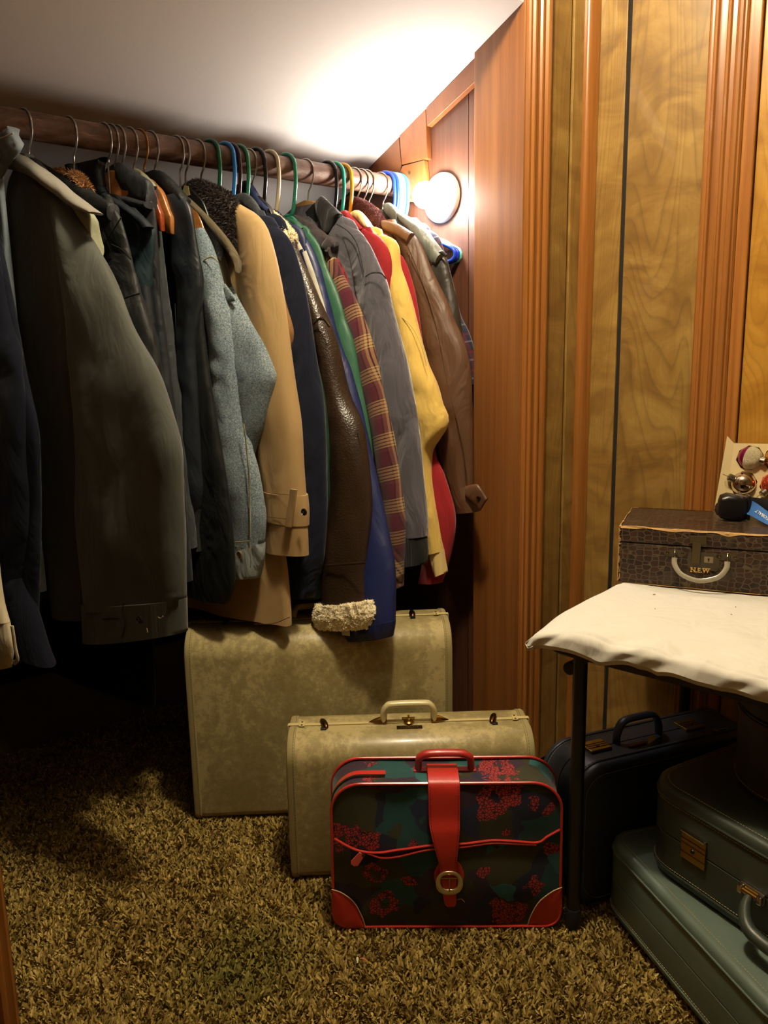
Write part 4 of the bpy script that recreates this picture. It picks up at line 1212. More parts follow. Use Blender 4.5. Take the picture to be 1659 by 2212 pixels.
# shallow box of glass baubles, leaning back on the wall
ob_l = on_lid(1543, 1099)
oang = bang + radians(-2)
lean = radians(14)
ob = thing('bauble_box', 'open cream cardboard box holding glass baubles, leaning behind the headlamp', 'box', (ob_l[0], ob_l[1], ZL), oang)
OW, OH = 0.185, 0.165
def lt_(x, h, o=0.0):
    """point on the leaning card: x along, h up the card, o out of its face"""
    return (x + 0.06 * h, h * sin(lean) - o * cos(lean), h * cos(lean) + o * sin(lean))
M_card = cloth('#cdb888', 0.12, 0.75, 900, 0.1, 0.0, wrinkle=0.0)
holes = []
def cell(x, h, r, n=8):
    return [(x + r * cos(2 * pi * (k + .5) / n), h + r * sin(2 * pi * (k + .5) / n)) for k in range(n)]
centres = [(0.0585, 0.1180), (0.0520, 0.0600), (0.1130, 0.1180), (0.1130, 0.0600)]
# card face with eight-sided holes: one piece per quarter
mb = MB()
xs_, hs_ = [0.022, 0.085, 0.142, OW], [0.004, 0.089, 0.150]
for (cx, ch), (i, j) in zip(centres, ((0, 1), (0, 0), (1, 1), (1, 0))):
    x0_, x1_, h0_, h1_ = xs_[i], xs_[i + 1], hs_[j], hs_[j + 1]
    H_ = cell(cx, ch, 0.0285 if (i, j) != (0, 1) else 0.0285)
    Rr = spline([(x1_, (h0_ + h1_) / 2), (x1_, h1_), ((x0_ + x1_) / 2, h1_), (x0_, h1_), (x0_, (h0_ + h1_) / 2), (x0_, h0_), ((x0_ + x1_) / 2, h0_), (x1_, h0_)], 8, closed=True) if False else [(x1_, ch + 0.01), (x1_, h1_), (cx - 0.005, h1_), (x0_, h1_), (x0_, ch - 0.01), (x0_, h0_), (cx + 0.005, h0_), (x1_, h0_)]
    Hh = [(cx + 0.0285 * cos(2 * pi * k / 8 + 0.2), ch + 0.0285 * sin(2 * pi * k / 8 + 0.2)) for k in range(8)]
    mb.rings([[lt_(*p) for p in Rr], [lt_(*p) for p in Hh], [lt_(p[0], p[1], -0.004) for p in Hh]], False, False)
mb.prism([(xs_[2], hs_[0]), (OW, hs_[0]), (OW, hs_[2]), (xs_[2], hs_[2])], ((1, 0, 0), (0, sin(lean), cos(lean))), (0, 0.001, 0), (0.004, 0, 0))
link('card', mb, M_card, ob, smooth=False)
link('side_flap', MB().rings([[lt_(0.0, 0.0, 0.004), lt_(0.022, 0.004, 0), lt_(0.022, 0.150, 0), lt_(0.006, 0.166, 0.004)], [lt_(0.0, 0.0, 0.002), lt_(0.022, 0.004, -0.002), lt_(0.022, 0.150, -0.002), lt_(0.006, 0.166, 0.002)]]), M_card, ob, smooth=False)
mb = MB()
for a_, b_ in (((0.002, 0.0), (OW, 0.0)), ((0.012, 0.150), (OW, 0.150))):
    mb.rings([[lt_(a_[0], a_[1], 0), lt_(b_[0], b_[1], 0), lt_(b_[0], b_[1], -0.026), lt_(a_[0], a_[1], -0.026)], [lt_(a_[0], a_[1] + 0.001, 0), lt_(b_[0], b_[1] + 0.001, 0), lt_(b_[0], b_[1] + 0.001, -0.026), lt_(a_[0], a_[1] + 0.001, -0.026)]])
mb.rings([[lt_(0.002, 0, -0.026), lt_(OW, 0, -0.026), lt_(OW, 0.15, -0.026), lt_(0.002, 0.15, -0.026)], [lt_(0.002, 0, -0.027), lt_(OW, 0, -0.027), lt_(OW, 0.15, -0.027), lt_(0.002, 0.15, -0.027)]])
link('tray', mb, plain('#8d7648', 0.8), ob, smooth=False)
R_ob = Matrix.Rotation(oang, 3, 'Z')
def bauble(k, cx, ch, r, axis, mat, label, glitter=None):
    c = R_ob @ Vector(lt_(cx, ch, -0.001)) + Vector(ob.location)
    w = thing('bauble', label, 'ornament', tuple(c), oang, None)
    ax = np.array(lt_(axis[0], axis[1], 0)) - np.array(lt_(0, 0, 0)); ax = ax / np.linalg.norm(ax) * 0.9 + np.array([0, -cos(lean), sin(lean)]) * axis[2]
    ax /= np.linalg.norm(ax)
    prof = [(r * sin(a_), -r * cos(a_)) for a_ in np.linspace(0.001, pi - 0.30, 26)]
    link('glass_ball', MB().lathe(prof + [(0.0, prof[-1][1])], (0, 0, 0), ax, 36), mat, w, auto=60)
    if glitter:
        prof = [((r + 0.0007) * sin(a_), -(r + 0.0007) * cos(a_)) for a_ in np.linspace(1.45, pi - 0.33, 14)]
        link('glitter_half', MB().lathe([(0, prof[0][1])] + prof + [(0, prof[-1][1])], (0, 0, 0), ax, 36), glitter, w, label='white glittered half')
    link('cap', MB().lathe([(0.0085, r * 0.93), (0.0085, r + 0.009), (0.007, r + 0.010), (0, r + 0.010)], (0, 0, 0), ax, 20), plain('#a9a49a', 0.25, 1.0), w)
    q = ax * (r + 0.010); s_ = np.cross(ax, (0, 0, 1)); s_ /= np.linalg.norm(s_)
    link('wire_loop', MB().tube([q + ax * (0.007 - 0.007 * cos(a_)) + s_ * 0.0055 * sin(a_) for a_ in np.linspace(0, 2 * pi, 18)], 0.0006, 6), plain('#7d7460', 0.3, 1.0), w)
t = NT('glitter')
vg = t.n('ShaderNodeTexVoronoi'); vg.inputs['Scale'].default_value = 900; t.l(t.co(), vg.inputs['Vector'])
t.bump(vg.outputs['Distance'], 0.8, 0.002)
M_glit = t.done(t.ramp(vg.outputs['Distance'], [(0.2, '#f0e8c8'), (0.7, '#b5a878')]), 0.4, 0.3, 0.8)
bauble(0, *centres[0], 0.0255, (0.85, -0.25, 0.35), plain('#8c1f50', 0.12, 0.7), 'magenta glass bauble with a white glittered half, top of the box', M_glit)
bauble(1, *centres[1], 0.0265, (-0.9, 0.35, 0.45), plain('#d3c3b0', 0.08, 1.0), 'silver glass bauble in the lower row of the box')
bauble(2, *centres[2], 0.0255, (0.6, -0.5, 0.35), plain('#c98a3a', 0.12, 0.8), 'amber glass bauble at the right in the upper row of the box')
bauble(3, *centres[3], 0.0265, (-0.6, -0.7, 0.4), plain('#d9573f', 0.1, 0.75), 'coral red glass bauble at the picture edge beside the silver one')

# litter on the carpet
for k, (px, py, L_, col, lab, cat) in enumerate([(772, 2074, 0.014, '#d8cdb2', 'small curled white scrap on the carpet before the floral bag', 'scrap'), (786, 2074, 0.016, '#b5663a', 'small reddish brown scrap beside the white one on the carpet', 'scrap'),
        (818, 2062, 0.013, '#22201c', 'black fluff scrap on the carpet right of the reddish one', 'scrap'), (580, 2158, 0.012, '#b99a3a', 'yellow straw bit on the carpet near the bottom edge', 'scrap')]):
    p = at_z(px, py, 0.013)
    P = [p + np.array([L_ * (s_ - .5) * cos(0.9 + k), L_ * (s_ - .5) * sin(0.9 + k), 0.003 * sin(pi * s_)]) for s_ in np.linspace(0, 1, 8)]
    tag(link('scrap', MB().tube(P, np.interp(np.linspace(0, 1, 8), [0, .5, 1], [.001, .0024, .001]), 6, flat=0.6), plain(col, 0.8)), lab, cat)

# ================================================================== HANGERS AND GARMENTS ON THE ROD
PSI = radians(14)                          # every hanger is swung a little, its near end away from the camera
LD = np.array([sin(PSI), -cos(PSI), 0.0])  # local x: along the hanger towards the room
LN = np.array([cos(PSI), sin(PSI), 0.0])   # local y: along the rod, away
RZ = atan2(LD[1], LD[0])
def hook_x(px):
    return at_Y(px, 270 + (px - 54) * 0.1665, YR)[0]
M_wire = plain('#9c968c', 0.3, 1.0)
M_gold_wire = plain('#a9762f', 0.3, 1.0)
M_hwood = wood('#7a4a22', '#99622f', '#b07a45', rough=0.35, sx=(9, 60, 60), dist=0.5, fig=0.15)
M_hred = wood('#5a2410', '#7d3517', '#8d4520', rough=0.3, sx=(9, 60, 60), dist=0.5, fig=0.15)
M_hpale = wood('#8a6238', '#a67c4a', '#b58d5a', rough=0.4, sx=(9, 60, 60), dist=0.5, fig=0.15)
M_hdark = plain('#0e0c0b', 0.4)

def hanger(px, kind, mat, label, group, neck=-0.058, lean=0.0, span=0.09, s=None):
    s = hook_x(px) if s is None else s
    z = rod_z(s)
    r = thing('clothes_hanger', label, 'hanger', (s, YR, z), RZ, group)
    rr = RR + (0.0022 if kind != 'tube' else 0.0052)
    arc = [(rr * cos(a), rr * sin(a) + 0.0) for a in np.linspace(radians(205), radians(-8), 14)]
    if kind == 'tube':
        w, n_ = 0.0046, neck - (0.035 if span > 0.2 else 0.05)
        pts = arc + [(rr + 0.001, -0.02), (rr - 0.001, -0.05), (rr - 0.012, n_ + 0.008), (0.004, n_), ]
        P = [(a, lean * (b - 0.03) / 0.1, b) for a, b in pts]
        link('hook', MB().tube(spline(P, 44), w, 10), mat, r)
        z0 = n_
        tri = [(0.0, z0 + 0.002), (0.03, z0 - 0.016), (span * 0.65, z0 - 0.055), (span - 0.006, z0 - 0.10), (span - 0.004, z0 - 0.115), (span - 0.02, z0 - 0.122), (0, z0 - 0.122),
               (-span + 0.02, z0 - 0.122), (-span + 0.004, z0 - 0.115), (-span + 0.006, z0 - 0.10), (-span * 0.65, z0 - 0.055), (-0.03, z0 - 0.016)] if span < 0.2 else [(0.0, z0 + 0.002), (0.05, z0 - 0.014), (span - 0.03, z0 - 0.075), (span - 0.006, z0 - 0.088), (span, z0 - 0.102), (span - 0.012, z0 - 0.114), (span - 0.05, z0 - 0.117),
               (0, z0 - 0.117), (-span + 0.05, z0 - 0.117), (-span + 0.012, z0 - 0.114), (-span, z0 - 0.102), (-span + 0.006, z0 - 0.088), (-span + 0.03, z0 - 0.075), (-0.05, z0 - 0.014)]
        link('frame', MB().tube(spline([(a, lean, b) for a, b in tri], 90, closed=True), 0.0044, 9, closed=True), mat, r)
    else:
        w = 0.0020
        pts = arc + [(rr - 0.001, -0.018), (rr - 0.009, -0.036), (rr - 0.016, -0.046), (0.009, neck + 0.004), (0.007, neck - 0.012)]
        P = [(a, lean * (b - 0.03) / 0.1, b) for a, b in pts]
        link('hook', MB().tube(spline(P, 40), w, 8), M_gold_wire if kind == 'gold' else M_wire, r)
        z0 = neck
        top = spline([(0.0, z0 + 0.001), (0.03, z0 - 0.006), (0.045, z0 - 0.018), (0.065, z0 - 0.036), (span - 0.008, z0 - 0.072), (span, z0 - 0.088)], 18)
        bot = spline([(span, z0 - 0.122), (span - 0.02, z0 - 0.116), (0.05, z0 - 0.098), (0.03, z0 - 0.085), (0.0, z0 - 0.07)], 18)
        half = [tuple(p) for p in top] + [tuple(p) for p in bot]
        oth = [(-a, b) for a, b in half[::-1]]
        poly = np.array(half + oth[1:-1])
        link('frame', MB().prism(poly, ((1, 0, 0), (0, 0, 1)), (0, 0.012, 0), (0, lean - 0.006, 0)), mat, r, smooth=True, auto=50, bevel=0.003)
    return r

def resamp(P, n):
    return spline(np.array(P, float), n)
class Garment:
    def __init__(self, name, label, cat, px, s=None, group=None):
        self.s = hook_x(px) if s is None else s
        self.H = np.array([self.s, YR, rod_z(self.s)])
        self.root = thing(name, label, cat, tuple(self.H), RZ, group)
        self.seed = (hash_name(name + label) % 977) * 0.37
    def tr(self, pts, off=0.0):
        """lines of sight met with the garment's own upright plane -> (along, up)"""
        o = []
        offs = np.interp(np.linspace(0, 1, len(pts)), np.linspace(0, 1, np.size(off)), np.atleast_1d(off))
        for (x, y), off in zip(pts, offs):
            p = on_plane(x, y, self.H + LN * off, LN) - self.H
            o.append((float(p @ LD), float(p[2])))
        return o
    def sheet(self, name, mat, L, R, h, off=0.0, N=44, M=30, fold=(0.004, 14, 5), p=2.0, px=True, open_end=True, par=None, cross=None, label=None, wob=0.0, smoothcap=True):
        """a cloth shape between two outlines L and R, half-thick h (values along it), rounded across"""
        if px:
            L, R = self.tr(L, off), self.tr(R, off)
        L, R = resamp(L, N), resamp(R, N)
        h = np.interp(np.linspace(0, 1, N), np.linspace(0, 1, len(np.atleast_1d(h))), np.atleast_1d(h)) if np.ndim(h) else np.full(N, h)
        of = np.interp(np.linspace(0, 1, N), np.linspace(0, 1, len(np.atleast_1d(off))), np.atleast_1d(off)) if np.ndim(off) else np.full(N, off)
        th = np.arange(M) * 2 * pi / M
        ct, st = np.cos(th), np.sin(th)
        e = 2.0 / p
        cs, ss = np.sign(ct) * np.abs(ct) ** e, np.sign(st) * np.abs(st) ** e
        rings, uvs = [], []
        vlen = np.concatenate([[0], np.cumsum(np.linalg.norm(np.diff((L + R) / 2, axis=0), axis=1))])
        for i in range(N):
            c, d = (L[i] + R[i]) / 2, (R[i] - L[i]) / 2
            w = np.linalg.norm(d)
            a = c[0] + d[0] * cs; z = c[1] + d[1] * cs
            y = of[i] + h[i] * ss
            A, fx, fz = fold
            env = min(1.0, i / 5.0)
            n1 = vnoise(a * fx + self.seed, z * fz, np.sign(ss) * 2.0 + self.seed)
            n2 = vnoise(a * fx * 2.3, z * fz * 3.1 + self.seed, 7.7)
            n3 = vnoise(a * fx * 5 + z * 9, z * fz * 4, self.seed + 1.3)
            disp = 1.5 * A * env * (0.75 * n1 + 0.4 * n2 + 0.14 * n3)
            if cross:
                zc_, ht, amp, fr = cross           # creases across a sleeve round one height
                g = np.exp(-((z - zc_) / ht) ** 2)
                disp = disp + amp * g * vnoise(a * 8, z * fr + a * fr * 0.5, self.seed + 3)
            y = y + disp * ss * 1.0 * (np.abs(ss) > 0.05)
            a = a + wob * vnoise(z * 9, self.seed, 2.2) * 1.0
            rings.append(np.column_stack([a, y, z]))
            per = 2 * (w + h[i]) * 1.0
            uvs.append([(k / M * 2 * (w * 2), vlen[i]) for k in range(M + 1)])
        mb = MB()
        if open_end:
            last = rings[-1]; c = last.mean(0)
            dirv = rings[-1].mean(0) - rings[-3].mean(0); dirv /= np.linalg.norm(dirv) + 1e-9
            for k, bck in ((0.90, 0.0), (0.86, 0.02), (0.5, 0.03)):
                rings.append(c + (last - c) * [k, min(k, 0.85), k] - dirv * bck); uvs.append(uvs[-1])
        mb.rings(rings, True, True, uvs=uvs)
        return link(name, mb, mat, par or self.root, auto=75, label=label)
    def torso(self, mat, sh, hem_z, h=(0.01, 0.02, 0.034, 0.036), Rpx=None, far=None, **k):
        of_ = k.get('off', 0.0)
        allp = list(sh) + list(Rpx or [])
        T_ = self.tr(allp, of_ if Rpx else 0.0)
        R = T_[:len(sh)]
        tip = R[-1]
        if Rpx:
            R = T_
        else:
            R = R + [(tip[0] + 0.005, tip[1] - 0.16), (tip[0] + 0.03, (tip[1] + hem_z) / 2 - .1), (tip[0] + 0.04, hem_z)]
        R0 = (max(R[0][0], 0.012), R[0][1]); R = [R0] + R[1:]
        a0 = far if far else 1.0
        L = [(-max(a, 0.012) * a0, z) for a, z in R]
        L = [(min(a, -0.012), z) for a, z in L]
        k.setdefault('p', 2.8)
        return self.sheet('body', mat, L, R, h, px=False, **k)
    def sleeve(self, mat, outer, width, h, name='sleeve', far=True, start=0.06, off=0.0, **k):
        """outer: traced outer edge from the shoulder point to the cuff; width: metres along it, or a traced inner edge"""
        O = self.tr(outer, off)
        if isinstance(width[0], tuple):
            I = self.tr(width, off)
        else:
            w = np.interp(np.linspace(0, 1, len(O)), np.linspace(0, 1, len(width)), width)
            I = [(a - ww, z - 0.25 * ww * (1 if j else 0.2)) for j, ((a, z), ww) in enumerate(zip(O, w))]
            I[-1] = (O[-1][0] - w[-1], O[-1][1] - 0.012)
        o = self.sheet(name, mat, I, O, h, off=off, px=False, **k)
        if far:
            m = o.copy(); m.data = o.data.copy(); COL.objects.link(m)
            for v in m.data.vertices:
                v.co.x = -v.co.x
            m.data.flip_normals()
            m.parent = self.root
        self.O, self.I = O, I
        return o
    def flap(self, name, mat, top, bot, h=0.010, off=0.0, N=26, M=16, **k):
        k.setdefault('fold', (0.0025, 22, 22)); k.setdefault('p', 2.6)
        return self.sheet(name, mat, top, bot, h, off=off, N=N, M=M, open_end=False, **k)
    def button(self, px, py, y, r, mat, par, holes=True):
        a, z = self.tr([(px, py)], y)[0]
        b = link('button', MB().lathe([(0, 0), (r, 0), (r, 0.0015), (r * 0.8, 0.003), (r * 0.7, 0.0018), (0, 0.0018)], (a, y, z), (0, -1, 0), 20), mat, par)
        if holes:
            mb = MB()
            for q in range(4):
                mb.lathe([(0, 0), (r * 0.12, 0), (r * .1, 0.0006), (0, 0.0007)], (a + r * .25 * cos(q * pi / 2 + .7), y - 0.0017, z + r * .25 * sin(q * pi / 2 + .7)), (0, -1, 0), 6)
            link('button_thread', mb, plain('#77736a', 0.7), b)['kind'] = 'stuff'
        return b
    def bar(self, name, mat, pts, y, w, par, flat=0.5):
        """a seam, stitch line or tape lying on the front at depth y"""
        P = [(a, y, z) for a, z in spline(self.tr(pts, y), max(6, 3 * len(pts)))]
        return link(name, MB().tube(P, w, 6, flat=flat, up=(0, 1, 0)), mat, par)
def hash_name(s):
    v = 0
    for ch in s:
        v = (v * 131 + ord(ch)) & 0xffffff
    return v
def fur_on(o, n, ln, mat, spread=0.6, droop=0.2, wid=0.0011, seed=1):
    """fine hairs rising from a pile collar: one mesh, part of the collar"""
    me = o.data; g = np.random.default_rng(seed)
    me.calc_loop_triangles()
    V = np.array([v.co[:] for v in me.vertices]); T = np.array([t_.vertices[:] for t_ in me.loop_triangles])
    A, B, C = V[T[:, 0]], V[T[:, 1]], V[T[:, 2]]
    nr = np.cross(B - A, C - A); ar = np.linalg.norm(nr, axis=1); nr /= ar[:, None] + 1e-12
    k = g.choice(len(T), n, p=ar / ar.sum())
    u, v = g.random(n), g.random(n); sw = u + v > 1; u[sw], v[sw] = 1 - u[sw], 1 - v[sw]
    P = A[k] + (B - A)[k] * u[:, None] + (C - A)[k] * v[:, None]
    D = nr[k] + g.normal(0, spread, (n, 3)); D[:, 2] -= droop; D /= np.linalg.norm(D, axis=1)[:, None]
    S = np.cross(D, g.normal(0, 1, (n, 3))); S /= np.linalg.norm(S, axis=1)[:, None]
    L = ln * g.uniform(0.5, 1.2, n)[:, None]
    tip = P + D * L + np.array([0, 0, -1]) * L * droop * 0.6
    Q = np.stack([P - S * wid, P + S * wid, P + D * L * 0.55 + S * wid * .6, tip], 1).reshape(-1, 3)
    f = [(4 * i, 4 * i + 1, 4 * i + 2, 4 * i + 3) for i in range(n)]
    h = link('pile', MB().add(Q, f), mat, o)
    h['kind'] = 'stuff'
    return h

# --- colours
C_gray = cloth('#42443e', 0.15, 0.8, 1600, 0.12, 0.1)
C_graylt = cloth('#747067', 0.12, 0.8, 1600, 0.12, 0.1)
C_pale = cloth('#86886f', 0.15, 0.8, 1400, 0.15)
C_black = cloth('#0c0e0f', 0.2, 0.6, 900, 0.25, 0.02, 0.3)
C_navyblk = cloth('#10141a', 0.2, 0.6, 900, 0.2, 0.05, 0.35)
C_navynylon = cloth('#131920', 0.15, 0.45, 1200, 0.15, 0.0, 0.5)
C_teal = cloth('#182a32', 0.2, 0.5, 1200, 0.2, 0.0, 0.45)
C_navy = cloth('#0f121d', 0.2, 0.9, 1300, 0.25, 0.04, 0.12)
C_navycoat = cloth('#141829', 0.2, 0.9, 1100, 0.3, 0.10, 0.15)
C_cream = cloth('#d6c6a2', 0.15, 0.8, 1400, 0.15)
C_tan = cloth('#a6885a', 0.10, 0.7, 1600, 0.12, 0.1, 0.3)
C_olive = cloth('#4c4433', 0.35, 0.9, 500, 0.3, 0.2)
C_olivelt = cloth('#584e37', 0.4, 0.9, 600, 0.3, 0.2)
C_cord = cloth('#8a6232', 0.3, 0.8, 700, 0.3, 0.1)
C_char = cloth('#2c2f32', 0.3, 0.85, 900, 0.3)
C_dkgreen = cloth('#163426', 0.2, 0.6, 1200, 0.15, 0.0, 0.4)
C_green = cloth('#2c5a43', 0.15, 0.5, 1200, 0.12, 0.0, 0.45)
C_blue = cloth('#131e4c', 0.15, 0.45, 1300, 0.12, 0.0, 0.5)
C_navyst = cloth('#141d42', 0.15, 0.5, 1300, 0.12, 0.0, 0.45)
C_white = cloth('#cfc8b6', 0.1, 0.6, 1300, 0.12)
C_hood = cloth('#3b3234', 0.3, 0.9, 800, 0.3, 0.2)
C_wool = cloth('#504d56', 0.3, 0.95, 500, 0.35, 0.45)
C_wooldk = cloth('#1c191b', 0.35, 0.95, 500, 0.35, 0.3)
C_rib = cloth('#1c1c1b', 0.3, 0.9, 500, 0.3)
C_red = cloth('#8f151b', 0.15, 0.8, 900, 0.2, 0.2)
C_yellow = cloth('#d9b45c', 0.10, 0.85, 900, 0.25, 0.2)
C_yellow2 = cloth('#d8bc7a', 0.10, 0.85, 900, 0.25, 0.2)
C_brown = cloth('#553823', 0.22, 0.5, 1200, 0.2, 0.0, 0.5)
C_brownlt = cloth('#6f4d30', 0.2, 0.5, 1200, 0.2, 0.0, 0.5)
C_lgray = cloth('#6d7068', 0.2, 0.45, 1000, 0.2, 0.0, 0.5)
C_dgray = cloth('#2c2620', 0.2, 0.45, 1000, 0.2, 0.0, 0.5)
L_dark = leather('#2a1d12', '#3c2a1a', 0.36, 260, 0.55, 0.6)
M_btn = plain('#0c0c0c', 0.25, coat=0.6)
M_fur = plain('#251915', 0.7)
M_fur_tan = plain('#a87a4c', 0.8)
M_fur_mar = plain('#5a3030', 0.85)
M_fleece = cloth('#fff0c6', 0.12, 0.95, 160, 0.6, 0.4)
def denim():
    t = NT('denim')
    co = t.co()
    a = t.noise(co, 620, 2, 0.7)
    b = t.noise(co, 260, 3, 0.7)
    m = t.math('ADD', t.math('MULTIPLY', a, 0.65), t.math('MULTIPLY', b, 0.4))
    c = t.ramp(m, [(0.40, '#3a4b58'), (0.54, '#74838c'), (0.68, '#b0b6b4')])
    fade = t.noise(t.co('Object', (9, 9, 4)), 1.0, 4)
    c = t.mix(t.ramp(fade, [(0.45, (0, 0, 0, 1)), (0.75, (0.55, 0.55, 0.55, 1))]), c, '#3d4f60')
    t.bump(m, 0.35, 0.002)
    return t.done(c, 0.85, 0, 0.2, 0.15)
C_denim = denim()
C_denim_lt = cloth('#939c9e', 0.35, 0.9, 420, 0.35, 0.1)
C_seam = cloth('#a39a78', 0.3, 0.9, 400, 0.3, 0.0)
def plaid(base, bands_v, bands_u, pv, pu, name):
    t = NT(name)
    uv = t.n('ShaderNodeTexCoord').outputs['UV']
    sp = t.n('ShaderNodeSeparateXYZ'); t.l(uv, sp.inputs[0])
    fu = t.math('FRACT', t.math('DIVIDE', sp.outputs[0], pu)); fv = t.math('FRACT', t.math('DIVIDE', sp.outputs[1], pv))
    cu = t.ramp(fu, bands_u, 'CONSTANT'); cv = t.ramp(fv, bands_v, 'CONSTANT')
    c = t.mix(0.5, cu, cv)
    tw = t.n('ShaderNodeTexWave', wave_type='BANDS', bands_direction='DIAGONAL'); tw.inputs['Scale'].default_value = 160
    t.l(uv, tw.inputs['Vector'])
    c = t.mix(t.math('MULTIPLY', t.noise(t.co(), 700, 2), 0.4), c, base)
    t.bump(t.noise(t.co(), 600, 2), 0.3, 0.002)
    return t.done(c, 0.9, 0, 0.2, 0.25)
MA, TA, BK = '#4a1424', '#a98a5c', '#14100f'
_bv = [(0.0, MA), (0.42, BK), (0.45, TA), (0.50, BK), (0.53, TA), (0.60, BK), (0.63, TA), (0.70, BK), (0.73, TA), (0.80, BK), (0.83, TA), (0.88, BK), (0.91, '#5a2a2c')]
_bu = [(0.0, MA), (0.40, BK), (0.44, '#6a4438'), (0.52, TA), (0.58, BK), (0.62, TA), (0.70, BK), (0.74, TA), (0.82, BK), (0.86, '#6a4438'), (0.94, BK)]
C_plaid = plaid(MA, _bv, _bu, 0.076, 0.078, 'plaid_flannel')
C_buff = plaid('#5a1518', [(0, '#8d1c1e'), (0.5, '#0e0c0d')], [(0, '#8d1c1e'), (0.5, '#140f10')], 0.03, 0.03, 'buffalo_check')
C_dplaid = plaid('#1c1b28', [(0, '#1a1d2b'), (0.45, '#5e1820'), (0.6, '#23263a'), (0.9, '#77757c')], [(0, '#161824'), (0.5, '#5e1820'), (0.7, '#1d2030')], 0.045, 0.05, 'dark_plaid')

# --- hangers, from the near end of the rod to the far one
GW, GP = 'wire-hooked hangers on the clothes rod', 'tubular plastic hangers on the clothes rod'
hanger(50, 'wire', M_hdark, 'wire-hooked hanger under the grey work coat', GW)
hanger(147, 'wire', M_hdark, 'wire-hooked hanger of the black parka with tan fur', GW, neck=-0.085)
hanger(222, 'wire', M_hdark, 'wire-hooked hanger of the dark teal jacket, leftmost of three close hooks', GW, neck=-0.105)
hanger(237, 'wire', M_hwood, 'brown wooden hanger showing its top under the navy padded collar', GW, neck=-0.06, span=0.04)
hanger(252, 'wire', M_hdark, 'wire-hooked hanger just right of the brown wooden one', GW, neck=-0.06)
hanger(278, 'wire', M_hred, 'red-brown wooden hanger showing its curved top', GW, neck=-0.062)
hanger(300, 'gold', M_hwood, 'hanger with a gold-coloured hook right of the red-brown one', GW, neck=-0.066)
hanger(323, 'wire', M_hdark, 'wire-hooked black hanger right of the gold hook', GW, neck=-0.062)
hanger(378, 'wire', M_hwood, 'wire-hooked wooden hanger of the denim jacket', GW, neck=-0.10)
hanger(390, 'wire', M_hdark, 'wire-hooked hanger with a small paper tag at its neck', GW, neck=-0.075)
hanger(424, 'wire', M_hdark, 'wire-hooked hanger above the dark fur collar', GW, neck=-0.072)
hanger(452, 'tube', plain('#0f5a3e', 0.25), 'dark green tubular plastic hanger beside the fur collar', GP)
hanger(484, 'tube', plain('#2a78c0', 0.25), 'bright blue tubular plastic hanger in the middle of the rod', GP)
hanger(496, 'tube', plain('#2c1512', 0.3), 'dark brown tubular plastic hanger touching the bright blue one', GP)
hanger(514, 'tube', plain('#2f7a5a', 0.25), 'green tubular plastic hanger right of the dark brown one', GP)
hanger(535, 'wire', M_hdark, 'thin wire hanger between the green and black plastic ones', GW, neck=-0.07)
hanger(551, 'tube', plain('#15161a', 0.25), 'black tubular plastic hanger left of the cream one', GP)
hanger(580, 'tube', plain('#cdbf9c', 0.3), 'cream tubular plastic hanger on the rod', GP)
hanger(616, 'tube', plain('#2d7f68', 0.25), 'teal green tubular plastic hanger right of the cream one', GP)
hw = hanger(658, 'wire', M_hpale, 'wide pale wooden hanger of the grey wool jacket', GW, neck=-0.066, span=0.105)
hanger(705, 'tube', plain('#17171a', 0.25), 'black tubular plastic hanger left of the mint one', GP)
hanger(721, 'tube', plain('#2f9a80', 0.25), 'mint green tubular plastic hanger beside the orange one', GP)
hanger(738, 'tube', plain('#e08a1c', 0.25), 'orange tubular plastic hanger on the rod', GP)
hanger(762, 'wire', M_hdark, 'wire hook right of the orange hanger', GW, neck=-0.08)
hanger(777, 'wire', M_hdark, 'wire hook between the orange hanger and the last wooden one', GW, neck=-0.07)
hanger(789, 'wire', M_hwood, 'light wooden hanger near the far end of the rod', GW, neck=-0.058)
hanger(819, 'wire', M_hdark, 'last wire hook before the bunched blue plastic hangers', GW, neck=-0.07)
for k, (px, col, lab) in enumerate([(831, '#1c3fae', 'royal blue plastic hanger, first of the empty bunch by the bulb'), (838, '#1a33b8', 'deep blue plastic hanger, second of the empty bunch by the bulb'), (845, '#69b7a0', 'pale green plastic hanger inside the empty bunch by the bulb'),
        (852, '#dfe6ea', 'white plastic hanger inside the empty bunch by the bulb'), (860, '#3aa6d8', 'sky blue plastic hanger, last of the empty bunch by the bulb')]):
    hanger(px, 'tube', plain(col, 0.25), lab, 'empty plastic hangers bunched at the end of the rod', span=0.212)
# the label square on the wooden hanger and the paper tag
tgp = link('paper_tag', MB().prism([(0, 0), (0.03, 0.004), (0.026, 0.022), (0.014, 0.026)], ((1, 0, 0), (0, 0, 1)), (0, 0.001, 0), (0.0, -0.008, -0.098)), plain('#a89a6a', 0.7), bpy.data.objects['clothes_hanger.009'], smooth=False)

# ------------------------------------------------------------ garments
def part_seam(g, mat, par, pts, y=-0.02, w=0.0011):
    return g.bar('seam', mat, pts, y, w, par)

